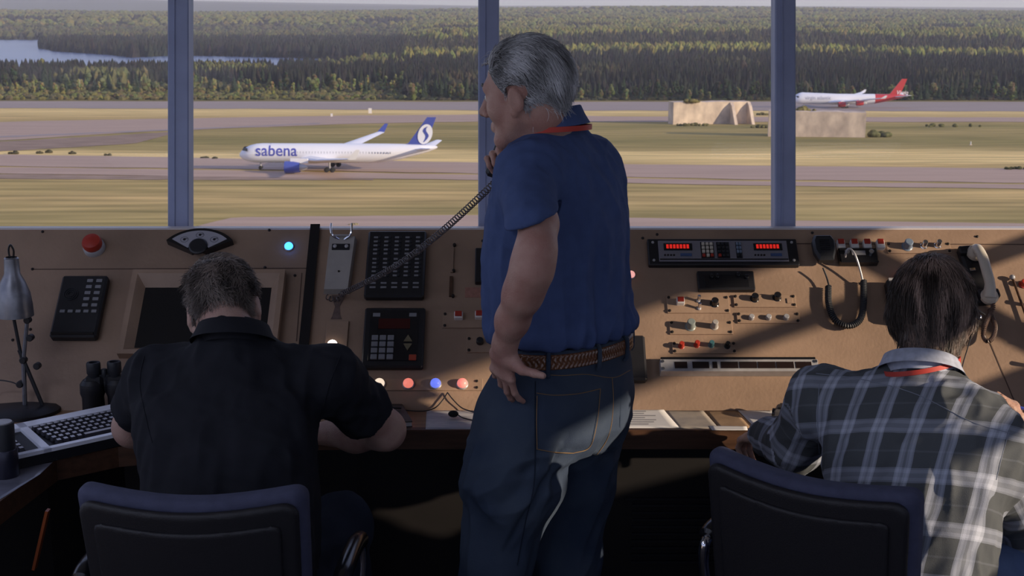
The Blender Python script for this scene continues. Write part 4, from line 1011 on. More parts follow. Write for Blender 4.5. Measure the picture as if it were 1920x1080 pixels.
# ------------------------------------------------------------------ airliners
M_fw = mat('aircraft_white', (.80, .80, .84), .3, coat=.3); M_fb = mat('aircraft_blue', (.06, .085, .36), .35, coat=.3); M_fr = mat('aircraft_red', (.52, .035, .035), .35, coat=.3)
M_fg = mat('aircraft_gray', (.30, .31, .35), .5); M_tyre = mat('tyre', (.02, .02, .022), .8); M_win = mat('cockpit_window', (.02, .02, .035), .2)
def airliner(name, label, M, Ln, R_, prof, wing, tailh, engines, matT, matE, gear, belly=None, red_from=None, hump=None):
    """local x from nose (0) to tail (Ln), y left-right (port is -y), z up from the keel line of the ground"""
    t = thing(name, label, 'airliner', M); zc = gear['h'] + R_; seg = 32
    vs = []; fs = []; mi = []
    for (s, rr, dz) in prof:
        for i in range(seg):
            a = 2 * PI * i / seg; hz = math.sin(a); y = R_ * rr * math.cos(a); z = R_ * rr * hz
            if hump and hz > 0 and s < hump[1]:
                f_ = min(1, s / hump[0]) if s < hump[0] else (1 if s < hump[2] else (hump[1] - s) / (hump[1] - hump[2])); f_ = f_ * f_ * (3 - 2 * f_); z *= 1 + hump[3] * f_; y *= 1 - .28 * f_ * hz * hz
            vs.append((s * Ln, y, zc + dz * R_ + z))
    m = MB(); K = len(prof)
    for k in range(K - 1):
        f4 = [(k * seg + i, k * seg + (i + 1) % seg, (k + 1) * seg + (i + 1) % seg, (k + 1) * seg + i) for i in range(seg)]
        mt = M_fw
        if red_from and prof[k][0] >= red_from: mt = matT
        m.add([], [], mt); m.f += f4; m.m += [m.mi(mt)] * seg
    m.v = vs; m.build('fuselage', t, smooth=60)
    k0 = prof[1]; m = MB()
    zz = zc + R_ * .30
    for s_ in (-1, 1): m.add([(Ln * .018, s_ * R_ * .28, zz), (Ln * .052, s_ * R_ * .93, zz - .1), (Ln * .052, s_ * R_ * .86, zz + R_ * .28), (Ln * .026, s_ * R_ * .28, zz + R_ * .32), (Ln * .018, 0, zz), (Ln * .026, 0, zz + R_ * .32)], [(0, 1, 2, 3), (4, 0, 3, 5)], M_win)
    m.build('cockpit_windows', t, smooth=0)
    m = MB(); nw = 44
    for s_ in (-1, 1):
        for i in range(nw):
            x = Ln * (.12 + .66 * i / nw); m.add([(x, s_ * (R_ * .985 + .02), zc + .25), (x + .35, s_ * (R_ * .985 + .02), zc + .25), (x + .35, s_ * (R_ * .96 + .03), zc + .75), (x, s_ * (R_ * .96 + .03), zc + .75)], [(0, 1, 2, 3)], M_fg)
    m.build('cabin_windows', t, smooth=0)
    def foil(root, tip, rc, tc_, thk, m, mt):
        vs = []; sh = [(0, 0), (.06, .5), (.3, 1), (.65, .65), (1, .02), (.65, -.35), (.3, -.5), (.06, -.35)]
        for P, c_ in ((root, rc), (tip, tc_)):
            for (a, b_) in sh: vs.append((P[0] + a * c_, P[1], P[2] + b_ * c_ * thk))
        n8 = len(sh); m.add(vs, [tuple(range(n8))[::-1], tuple(range(n8, 2 * n8))] + [(i, (i + 1) % n8, n8 + (i + 1) % n8, n8 + i) for i in range(n8)], mt)
    for s_ in (-1, 1):
        m = MB(); rt = (wing['x'] * Ln, s_ * R_ * .6, zc - R_ * .62); kx = rt[0] + wing['sweep'] * .38; tp = (rt[0] + wing['sweep'], s_ * wing['span'] / 2, rt[2] + wing['dih'])
        md = (rt[0] + wing['sweep'] * .36, s_ * (R_ * .6 + (wing['span'] / 2 - R_ * .6) * .36), rt[2] + wing['dih'] * .3)
        foil(rt, md, wing['rc'], wing['rc'] * .58, .12, m, M_fw); foil(md, tp, wing['rc'] * .58, wing['rc'] * .22, .10, m, M_fw); w_ = m.build('wing', t, smooth=30)
        m = MB(); foil(tp, (tp[0] + 2.4, tp[1] + s_ * .5, tp[2] + wing['wl']), wing['rc'] * .21, wing['rc'] * .10, .08, m, matT if (s_ > 0 and not hump) else M_fw); m.build('winglet', w_, smooth=30)
        m = MB(); foil((Ln * .885, s_ * R_ * .2, zc + R_ * .45), (Ln * .885 + tailh * .62, s_ * tailh * 1.12, zc + R_ * .45 + tailh * .16), Ln * .085, Ln * .035, .09, m, M_fw); m.build('tailplane', t, smooth=30)
    m = MB(); vs = []; xb = Ln * .835; zt = zc + R_ * .75
    fin = [(xb - Ln * .045, zt - .3), (xb + Ln * .02, zt + tailh * .10), (xb + tailh * .80, zt + tailh), (xb + tailh * .80 + Ln * .045, zt + tailh), (xb + Ln * .105, zt), (xb + Ln * .09, zt - .7)]
    T_ = [.12, .35, .18, .05, .05, .3]
    vs = [(x, -t_, z) for (x, z), t_ in zip(fin, T_)] + [(x, t_, z) for (x, z), t_ in zip(fin, T_)]; n6 = 6
    fin_o = m.add(vs, [tuple(range(n6)), tuple(range(n6, 2 * n6))[::-1]] + [(i, (i + 1) % n6, n6 + (i + 1) % n6, n6 + i) for i in range(n6)], matT).build('tail_fin', t, smooth=0)
    for (fy, ex) in engines:
        for s_ in (-1, 1):
            q = (abs(fy) - R_ * .6) / (wing['span'] / 2 - R_ * .6); er = gear['er']; ez = zc - R_ * .62 + wing['dih'] * q - er * 1.25; x0 = wing['x'] * Ln + wing['sweep'] * q + ex
            e_ = MB().lathe([(er * .82, 0), (er * .98, .12), (er, .9), (er * .97, 2.6), (er * .80, 4.4)], matE, Matrix.Translation((x0, s_ * fy, ez)) @ Matrix.Rotation(PI / 2, 4, 'Y'), seg=22, cap=False).build('engine', t)
            MB().lathe([(er * .80, .35), (er * .80, .4)], M_fg, Matrix.Translation((x0, s_ * fy, ez)) @ Matrix.Rotation(PI / 2, 4, 'Y'), seg=22).build('fan', e_)
            MB().lathe([(er * .62, 4.0), (er * .50, 5.6), (er * .15, 6.6)], M_silver, Matrix.Translation((x0, s_ * fy, ez)) @ Matrix.Rotation(PI / 2, 4, 'Y'), seg=18).build('exhaust_cone', e_)
            m = MB(); m.box((x0 + 4.2, s_ * fy, ez + er * 1.05), (5.2, .4, er * .8), M_fw, bev=.15); m.build('pylon', e_)
    def leg(x, y, n_, r_, dx=1.5):
        m = MB(); m.tube([(x, y, zc - R_ * .7), (x, y, r_)], .28, M_silver); g_ = m.build('landing_gear', t)
        for i in range(n_):
            ax_ = x + (i - (n_ - 1) / 2) * dx
            for s_ in (-.55, .55): MB().lathe([(r_ * .8, -.2), (r_, -.12), (r_, .12), (r_ * .8, .2)], M_tyre, Matrix.Translation((ax_, y + s_, r_)) @ Matrix.Rotation(PI / 2, 4, 'X'), seg=16).build('wheel', g_)
    leg(Ln * .105, 0, 1, .55)
    for y in gear['y']: leg(Ln * gear['x'], y, 2, .70, 1.7); leg(Ln * gear['x'], -y, 2, .70, 1.7)
    if belly: MB().sphere((Ln * (wing['x'] + .07), 0, zc - R_ * .62), R_ * .75, M_fw, sc=(3.0, 1.15, .62), seg=24).build('belly_fairing', t)
    return t, zc, fin_o
def side_text(t, parent, body, size, x, z, R_, zc, mt, name, shear=0, bold=.02, yflat=None, xs=1):
    me = text_mesh(body, size, shear, bold); bm = bmesh.new(); bm.from_mesh(me)
    for k in range(-6, 14): 
        bmesh.ops.bisect_plane(bm, geom=bm.verts[:] + bm.edges[:] + bm.faces[:], plane_co=(0, k * size / 10, 0), plane_no=(0, 1, 0))
    bm.to_mesh(me); bm.free()
    for v in me.vertices:
        X, Z = x + v.co.x * xs, z + v.co.y
        if yflat is None: y = -math.sqrt(max(.01, R_ ** 2 - (Z - zc) ** 2)) - .04
        else: y = yflat
        v.co = (X, y, Z)
    me.materials.clear(); me.materials.append(mt); o = bpy.data.objects.new(name, me); COL.objects.link(o); o.parent = parent; return o
profA = [(0, .02, -.22), (.004, .22, -.22), (.015, .46, -.19), (.035, .70, -.13), (.06, .88, -.07), (.09, .97, -.02), (.12, 1, 0), (.40, 1, 0), (.66, 1, 0), (.74, .94, .06), (.82, .78, .20), (.90, .54, .40), (.96, .34, .55), (1, .10, .66)]
nose = U(445, 285, 371); p0 = ground_at(486, 318); p1 = ground_at(618, 322)
wz = G(371); yaw = -math.radians(2)
MA = Matrix.Translation((nose.x, 374, wz + .25)) @ Matrix.Rotation(yaw, 4, 'Z') @ Matrix.Rotation(math.radians(2), 4, 'X')
Aln = 58.0
tA, zcA, finA = airliner('airliner', 'white twin-engine airliner with blue tail taxiing beyond the left window', MA, Aln, 2.82, profA, dict(x=.30, span=58, sweep=19, dih=4.2, rc=11, wl=2.6), 8.4, [(9.4, -7.6)], M_fb, M_fb, dict(h=2.0, er=1.75, x=.47, y=[5.2]), belly=True)
side_text(tA, bpy.data.objects['fuselage'], 'sabena', 4.6, 5.3, zcA - .45, 2.82, zcA, mat('livery_blue_text', (.07, .08, .40), .4), 'airline_name', bold=.05, xs=.98)
# tail emblem: white ellipse with a dark blue S
m = MB(); ex, ez = Aln * .835 + 8.4 * .62 + .9, zcA + 2.82 * .75 + 8.4 * .42; P = []
for s_ in (-1,):
    P = [(ex + 2.1 * math.cos(2 * PI * i / 36) * 1.0 + .55 * math.sin(2 * PI * i / 36), s_ * .42, ez + 2.9 * math.sin(2 * PI * i / 36)) for i in range(36)]
    m.add(P, [tuple(range(36))], M_fw)
m.build('tail_emblem', finA, smooth=0)
S_ = [(ex + .75, ez + 2.2), (ex + .05, ez + 1.7), (ex - .15, ez + .9), (ex + .25, ez + .2), (ex + .55, ez - .5), (ex + .2, ez - 1.4), (ex - .5, ez - 2.3)]
sp = smooth_path([(a, -.47, b_) for a, b_ in S_], 30); wd = [.12 + .42 * math.sin(PI * i / 30) for i in range(31)]
m = MB(); vs = [(p.x - w_, -.47, p.z) for p, w_ in zip(sp, wd)] + [(p.x + w_, -.47, p.z) for p, w_ in zip(sp, wd)]
m.add(vs, [(i, i + 1, 32 + i, 31 + i) for i in range(30)], M_fb); m.build('emblem_curve', finA, smooth=0)
profB = [(0, .02, -.25), (.004, .25, -.24), (.014, .5, -.20), (.03, .72, -.13), (.055, .90, -.05), (.085, 1, 0), (.40, 1, 0), (.64, 1, 0), (.72, .93, .07), (.725, .93, .07), (.80, .76, .22), (.88, .54, .42), (.95, .34, .58), (1, .09, .72)]
DB = 812; pB = U(1485, 190, DB); wzB = CAM.z + (ray(1580, 201.5).z / ray(1580, 201.5).y) * DB
MBm = Matrix.Translation((pB.x, DB, G(DB) + .1)) @ Matrix.Rotation(-math.radians(4), 4, 'Z')
tB, zcB, finB = airliner('airliner', 'white four-engine airliner with red tail taxiing far right', MBm, 70.6, 3.25, profB, dict(x=.30, span=62, sweep=27, dih=4.5, rc=14, wl=1.6), 10.2, [(11.7, -3.6), (21, -3.2)], M_fr, M_fr, dict(h=2.2, er=1.6, x=.46, y=[2.2, 5.5]), belly=True, red_from=.72, hump=(.03, .36, .24, .26))
fB = [o for o in tB.children if o.name.startswith('fuselage')][0]
side_text(tB, fB, 'virgin atlantic', 3.0, 7.5, zcB - .1, 3.25, zcB, mat('livery_gray_text', (.34, .34, .42), .5), 'airline_name', bold=.02)
for fo_ in (finB,): side_text(tB, finB, 'Virgin', 3.6, 70.6 * .835 + 5.0, zcB + 3.0, 0, 0, mat('livery_white_text', (.85, .75, .75), .5), 'tail_script', shear=.25, bold=.05, yflat=-.50, xs=.85)
MB().sphere((70.6 * 1.0, 0, zcB + 3.25 * .72), .8, M_white, seg=10, rings=8).build('tail_cone_light', tB)

# ------------------------------------------------------------------ haze over the country
hm = bpy.data.materials.new('evening_haze'); hm.use_nodes = True; nt = hm.node_tree; nt.nodes.clear()
o_ = nt.nodes.new('ShaderNodeOutputMaterial'); vsn = nt.nodes.new('ShaderNodeVolumeScatter'); vsn.inputs['Density'].default_value = 8.5e-5; vsn.inputs['Color'].default_value = (.86, .88, 1, 1); vsn.inputs['Anisotropy'].default_value = .1
nt.links.new(vsn.outputs[0], o_.inputs['Volume'])
tag(MB().box((0, 13060, 120), (40000, 26000, 420), hm).build('haze', smooth=0), 'thin bluish evening haze lying over the whole countryside', 'haze', kind='stuff')
# ------------------------------------------------------------------ soft bodies: distance fields turned into one mesh each
def vnoise(P, seed=0):
    """smooth value noise of an (N,3) array, 0..1"""
    P = np.asarray(P, dtype=np.float64); I = np.floor(P).astype(np.int64); Fq = P - I; Fq = Fq * Fq * (3 - 2 * Fq); out = 0
    def hsh(a, b_, c):
        h = (a * 374761393 + b_ * 668265263 + c * 2147483647 + seed * 974711) & 0xffffffff
        h = ((h ^ (h >> 13)) * 1274126177) & 0xffffffff
        return ((h ^ (h >> 16)) & 0xffff) / 65535.0
    for dx in (0, 1):
        for dy in (0, 1):
            for dz in (0, 1):
                w = (Fq[:, 0] if dx else 1 - Fq[:, 0]) * (Fq[:, 1] if dy else 1 - Fq[:, 1]) * (Fq[:, 2] if dz else 1 - Fq[:, 2])
                out = out + w * hsh(I[:, 0] + dx, I[:, 1] + dy, I[:, 2] + dz)
    return out
A3 = lambda v: np.array(tuple(v), dtype=np.float64)
def s_cone(a, b_, r1, r2):
    a, b_ = A3(a), A3(b_); ab = b_ - a; L2 = ab @ ab
    def f(P):
        t = np.clip(((P - a) @ ab) / L2, 0, 1); return np.linalg.norm(P - a - t[:, None] * ab, axis=1) - (r1 + (r2 - r1) * t)
    return f
def s_ecap(a, b_, ra, rb, side):
    """capsule of elliptical section: ra, rb = (along side, across) radii at both ends"""
    a, b_, s = A3(a), A3(b_), A3(side); ab = b_ - a; Ln = np.linalg.norm(ab); ax = ab / Ln; s = s - ax * (s @ ax); s /= np.linalg.norm(s); o = np.cross(ax, s)
    def f(P):
        q = P - a; h = q @ ax; t = np.clip(h / Ln, 0, 1); ex = h - t * Ln; rx = ra[0] + (rb[0] - ra[0]) * t; ry = ra[1] + (rb[1] - ra[1]) * t; rm = np.minimum(rx, ry)
        return (np.sqrt(((q @ s) / rx) ** 2 + ((q @ o) / ry) ** 2 + (ex / rm) ** 2) - 1) * rm
    return f
def s_ell(c, r, R=None):
    c, r = A3(c), A3(r); Rm = None if R is None else np.array(R.to_3x3().transposed())
    def f(P):
        q = P - c
        if Rm is not None: q = q @ Rm.T
        k0 = np.linalg.norm(q / r, axis=1); k1 = np.linalg.norm(q / (r * r), axis=1) + 1e-9; return k0 * (k0 - 1) / k1
    return f
def s_loft(M, tab, pw=2.3, cap=.03):
    """tab rows: z, cx, cy, a, b in the frame M"""
    Mi = np.array(M.inverted()); T = np.array(tab, dtype=np.float64); zs = T[:, 0]
    def f(P):
        q = P @ Mi[:3, :3].T + Mi[:3, 3]; z = np.clip(q[:, 2], zs[0], zs[-1]); cx, cy, a, b_ = [np.interp(z, zs, T[:, i]) for i in (1, 2, 3, 4)]
        rm = np.minimum(a, b_); k = (np.abs((q[:, 0] - cx) / a) ** pw + np.abs((q[:, 1] - cy) / b_) ** pw) ** (1 / pw)
        d = (k - 1) * rm; e = np.maximum(zs[0] - q[:, 2], q[:, 2] - zs[-1])
        return np.where(e > 0, np.sqrt(np.maximum(d, 0) ** 2 + e ** 2) + np.minimum(np.maximum(d, e), 0), d)
    return f
class SDF:
    def __init__(s): s.ops = []
    def u(s, f, k=.02): s.ops.append((1, f, k)); return s
    def sub(s, f, k=.01): s.ops.append((-1, f, k)); return s
    def inter(s, f, k=.005): s.ops.append((0, f, k)); return s
    def __call__(s, P):
        d = None
        for (o, f, k) in s.ops:
            e = f(P)
            if d is None: d = e; continue
            if o == 1: h = np.maximum(k - np.abs(d - e), 0) / k; d = np.minimum(d, e) - h * h * k * .25
            elif o == -1: h = np.maximum(k - np.abs(-d - e), 0) / k; d = -(np.minimum(-d, e) - h * h * k * .25)
            else: h = np.maximum(k - np.abs(d - e), 0) / k; d = np.maximum(d, e) + h * h * k * .25
        return d
def sdf_mesh(fn, lo, hi, h=.004, disp=None):
    lo = np.array(lo, dtype=np.float64); hi = np.array(hi, dtype=np.float64); B = 8; nb = np.ceil((hi - lo) / (h * B)).astype(int); N = nb * B + 1
    V = np.full(tuple(N), 1.0, dtype=np.float32)
    g = np.stack(np.meshgrid(*[np.arange(k) for k in nb], indexing='ij'), -1).reshape(-1, 3); c = lo + (g + .5) * B * h; dc = fn(c); rad = B * h * .5 * 1.733
    act = g[np.abs(dc) < rad * 1.9]; ins = g[dc <= -rad * 1.9]
    for (i, j, k) in ins: V[i * B:i * B + B + 1, j * B:j * B + B + 1, k * B:k * B + B + 1] = -1
    loc = np.stack(np.meshgrid(*[np.arange(B + 1)] * 3, indexing='ij'), -1).reshape(-1, 3)
    CH = 400
    for q in range(0, len(act), CH):
        a = act[q:q + CH]; I = (a[:, None, :] * B + loc[None]).reshape(-1, 3); V[I[:, 0], I[:, 1], I[:, 2]] = fn(lo + I * h)
    S = V < 0; n = [k - 1 for k in N]; cnt = np.zeros(n, dtype=np.uint8)
    for dx in (0, 1):
        for dy in (0, 1):
            for dz in (0, 1): cnt += S[dx:dx + n[0], dy:dy + n[1], dz:dz + n[2]]
    cells = np.argwhere((cnt > 0) & (cnt < 8)); idx = np.full(n, -1, dtype=np.int64); idx[tuple(cells.T)] = np.arange(len(cells))
    acc = np.zeros((len(cells), 3)); w = np.zeros(len(cells))
    cr = [(dx, dy, dz) for dx in (0, 1) for dy in (0, 1) for dz in (0, 1)]; val = {c_: V[cells[:, 0] + c_[0], cells[:, 1] + c_[1], cells[:, 2] + c_[2]].astype(np.float64) for c_ in cr}
    for c_ in cr:
        for ax in range(3):
            if c_[ax]: continue
            e_ = list(c_); e_[ax] = 1; e_ = tuple(e_); a, b_ = val[c_], val[e_]; m = (a < 0) != (b_ < 0); t = np.where(m, a / np.where(m, a - b_, 1), 0)
            p = np.array(c_, dtype=np.float64)[None].repeat(len(cells), 0); p[:, ax] += t; acc[m] += p[m]; w[m] += 1
    P = lo + (cells + acc / w[:, None]) * h
    Fc = []
    for ax in range(3):
        o1, o2 = [(1, 2), (2, 0), (0, 1)][ax]; sl0 = [slice(1, n[i]) for i in range(3)]; sl0[ax] = slice(0, n[ax]); sl1 = list(sl0); sl1[ax] = slice(1, n[ax] + 1)
        a = S[tuple(sl0)]; b_ = S[tuple(sl1)]; e_ = np.argwhere(a != b_); off = np.array([1, 1, 1]); off[ax] = 0; e_ = e_ + off; fl = S[tuple(e_.T)]
        d1 = np.zeros(3, int); d1[o1] = 1; d2 = np.zeros(3, int); d2[o2] = 1
        q = [idx[tuple((e_ - x).T)] for x in (0 * d1, d1, d1 + d2, d2)]; Q = np.stack(q, 1); Q[~fl] = Q[~fl][:, ::-1]; Fc.append(Q)
    Fc = np.concatenate(Fc); Fc = Fc[(Fc >= 0).all(1)]
    if disp is not None:
        e = h; G_ = np.stack([fn(P + np.eye(3)[i] * e) - fn(P - np.eye(3)[i] * e) for i in range(3)], 1); G_ /= np.linalg.norm(G_, axis=1)[:, None] + 1e-9
        P = P + G_ * disp(P, G_)[:, None]
    return P, Fc
def np_mesh(name, P, Fc, mt, parent=None, uv=None, attr='plaid'):
    me = bpy.data.meshes.new(name); me.vertices.add(len(P)); me.vertices.foreach_set('co', np.asarray(P, dtype=np.float32).ravel()); n = Fc.shape[1]
    me.loops.add(Fc.size); me.loops.foreach_set('vertex_index', Fc.astype(np.int32).ravel()); me.polygons.add(len(Fc)); me.polygons.foreach_set('loop_start', np.arange(0, Fc.size, n, dtype=np.int32)); me.polygons.foreach_set('loop_total', np.full(len(Fc), n, dtype=np.int32))
    me.update(calc_edges=True); me.validate(); me.polygons.foreach_set('use_smooth', np.ones(len(me.polygons), dtype=bool))
    if uv is not None:
        a = me.attributes.new(attr, 'FLOAT_VECTOR' if uv.shape[1] == 3 else 'FLOAT_COLOR', 'POINT'); a.data.foreach_set('vector' if uv.shape[1] == 3 else 'color', uv.astype(np.float32).ravel())
    me.materials.append(mt); o = bpy.data.objects.new(name, me); COL.objects.link(o)
    if parent: o.parent = parent
    return o
def person(name, label, loc):
    t = bpy.data.objects.new(name, None); COL.objects.link(t); t.location = loc; tag(t, label, 'person'); return t
def adopt(o, t):
    o.parent = t; o.matrix_parent_inverse = Matrix.Translation(-Vector(t.location)); return o
# ---- skin, hair and cloth materials
def skin_mat(name, col, red):
    m = mat(name, col, .50, noise=.0, bump=.25, bscale=260, spec=.4); nt = m.node_tree; n = nt.nodes; l = nt.links; b = n['Principled BSDF']
    tc = n.new('ShaderNodeTexCoord'); z = n.new('ShaderNodeTexNoise'); z.inputs['Scale'].default_value = 22; z.inputs['Detail'].default_value = 6; l.new(tc.outputs['Object'], z.inputs[0])
    r = n.new('ShaderNodeValToRGB'); r.color_ramp.elements[0].position = .35; r.color_ramp.elements[0].color = (*col, 1); r.color_ramp.elements[1].position = .7; r.color_ramp.elements[1].color = (*red, 1)
    l.new(z.outputs['Fac'], r.inputs[0]); l.new(r.outputs[0], b.inputs['Base Color']); b.inputs['Subsurface Weight'].default_value = .08; b.inputs['Subsurface Radius'].default_value = (.01, .004, .002); return m
M_skinS = skin_mat('skin_weathered', (.50, .30, .245), (.40, .20, .165)); M_skinL = skin_mat('skin_pale', (.50, .33, .27), (.42, .24, .20)); M_skinR = skin_mat('skin_warm', (.52, .33, .25), (.44, .24, .18))
hairm = bpy.data.materials.new('hair_strands'); hairm.use_nodes = True; _n = hairm.node_tree.nodes; _b = _n['Principled BSDF']; _b.inputs['Roughness'].default_value = .42; _b.inputs['Specular IOR Level'].default_value = .5
_a = _n.new('ShaderNodeAttribute'); _a.attribute_name = 'tint'; hairm.node_tree.links.new(_a.outputs['Color'], _b.inputs['Base Color'])
M_eye = mat('eye_white', (.7, .68, .66), .2); M_iris = mat('iris', (.05, .06, .08), .15)
M_navy = mat('navy_cotton', (.070, .105, .245), .85, noise=.10, nscale=30, bump=.25, bscale=900, spec=.2)
M_blk = mat('black_cotton', (.013, .014, .020), .85, noise=.15, nscale=20, bump=.25, bscale=900, spec=.25)
M_jeans = mat('washed_denim', (.060, .080, .115), .85, noise=0, col2=(.036, .052, .090), nscale=7, bump=.4, bscale=900, spec=.2)
M_jeansd = mat('dark_denim', (.020, .028, .048), .85, noise=.3, nscale=9, bump=.4, bscale=900, spec=.2)
M_jeansb = mat('blue_denim', (.12, .18, .34), .85, noise=.3, nscale=9, bump=.4, bscale=900, spec=.2)
M_stitch = mat('orange_stitching', (.26, .15, .06), .8)
M_shoe = mat('shoe_leather', (.03, .02, .015), .45)
M_lany = mat('red_lanyard', (.50, .045, .03), .6)
def head_sdf(M, bald=False):
    """M: head frame, x right, y forward, z up, origin between the ears"""
    T = lambda x, y, z: M @ Vector((x, y, z)); sd_ = M.to_3x3() @ Vector((1, 0, 0)); f = SDF(); R3 = M.to_3x3()
    f.u(s_ell(T(0, -.012, .045), (.077, .098, .088), R3)); f.u(s_ell(T(0, .030, -.005), (.063, .064, .088), R3), .03)
    for s in (-1, 1):
        f.u(s_cone(T(s * .056, .005, -.035), T(s * .022, .066, -.088), .019, .018), .03); f.u(s_ell(T(s * .045, .060, -.016), (.020, .020, .022), R3), .03)
    f.u(s_cone(T(-.012, .074, -.092), T(.012, .074, -.092), .017, .017), .02)
    f.u(s_cone(T(-.034, .080, .034), T(.034, .080, .034), .012, .012), .02)
    for s in (-1, 1): f.sub(s_ell(T(s * .031, .101, .014), (.016, .013, .012), R3), .015)
    for s in (-1, 1): f.u(s_ell(T(s * .031, .078, .013), (.0135, .0135, .0125), R3), .004)
    f.u(s_cone(T(0, .090, .026), T(0, .117, -.020), .0075, .0115), .012)
    for s in (-1, 1): f.u(s_ell(T(s * .0125, .103, -.026), (.0085, .010, .008), R3), .008)
    for z, r_ in ((-.052, .0065), (-.062, .0075)): f.u(s_cone(T(-.020, .084, z), T(0, .093, z), r_ * .7, r_), .010); f.u(s_cone(T(0, .093, z), T(.020, .084, z), r_, r_ * .7), .010)
    for s in (-1, 1):
        Re = R3 @ Matrix.Rotation(math.radians(-12 * 1), 3, 'X') @ Matrix.Rotation(s * math.radians(-18), 3, 'Z')
        f.u(s_ell(T(s * .081, -.006, .004), (.0085, .0175, .030), Re), .008); f.u(s_ell(T(s * .078, .002, -.024), (.007, .010, .012), Re), .006)
        f.sub(s_ell(T(s * .0915, -.004, .006), (.0065, .011, .021), Re), .005)
    return f
def add_neck(f, M, base, side, r=.056):
    t = M @ Vector((0, -.028, -.045)); f.u(s_ecap(t, base, (r * .98, r * 1.08), (r * 1.10, r * 1.12), side), .03)
    f.u(s_cone(M @ Vector((0, .03, -.075)), base + (M.to_3x3() @ Vector((0, .035, 0))), .03, .045), .03)
def hand(f, W_, d, back, s, curls=(25, 30, 32, 36), spread=5, thumb=(35, 25), size=1.0, bend=None, k=.006):
    """W_: wrist; d: towards the fingers; back: out of the back of the hand; s: +1 when the thumb lies on the side d x back"""
    d = Vector(d).normalized(); back = Vector(back); back = (back - d * back.dot(d)).normalized(); sd_ = d.cross(back) * s
    W_ = Vector(W_); Z = size
    f.u(s_ecap(W_ - d * .02, W_ + d * .03 * Z, (.027, .020), (.034, .017), sd_), .02)
    f.u(s_ecap(W_ + d * .03 * Z, W_ + d * .078 * Z, (.036 * Z, .015 * Z), (.040 * Z, .013 * Z), sd_), .015)
    lens = [(.044, .026, .022), (.049, .030, .023), (.045, .028, .023), (.035, .021, .020)]
    tips = []
    for i in range(4):
        off = (1.5 - i) * .0195 * Z; a = W_ + d * (.085 - abs(i - 1.2) * .003) * Z + sd_ * off; ang = math.radians(spread * (1.5 - i)); dd = (d * math.cos(ang) + sd_ * math.sin(ang)).normalized(); c = curls[i]; r_ = [.0092, .0094, .009, .0080][i] * Z; p = a
        for j, Ln in enumerate(lens[i]):
            cc = math.radians(c * (.8, 1.15, .8)[j]); ax = dd.cross(back).normalized(); Rm = Matrix.Rotation(-cc, 3, ax); dd = Rm @ dd; bk = Rm @ back if j else Rm @ back
            back_i = bk; q = p + dd * Ln * Z; f.u(s_cone(p, q, r_, r_ * .90), .004 if j else .009); p = q; r_ *= .90
            back, back_keep = back_i, back
            if j == 0: b0 = back_keep
        back = b0; tips.append(p)
    a = W_ + d * .022 * Z + sd_ * .022 * Z; td = (d * math.cos(math.radians(thumb[0])) + sd_ * math.sin(math.radians(thumb[0]))).normalized(); b_ = a + td * .042 * Z
    f.u(s_cone(a, b_, .017 * Z, .0125 * Z), .012); Rm = Matrix.Rotation(math.radians(thumb[1]), 3, td.cross(d).normalized() if td.cross(d).length > .05 else back); td = Rm @ td
    td = (td - back * .35).normalized(); c = b_ + td * .032 * Z; f.u(s_cone(b_, c, .0115 * Z, .0105 * Z), .006); f.u(s_cone(c, c + td * .022 * Z, .0105 * Z, .0085 * Z), .004)
    return tips
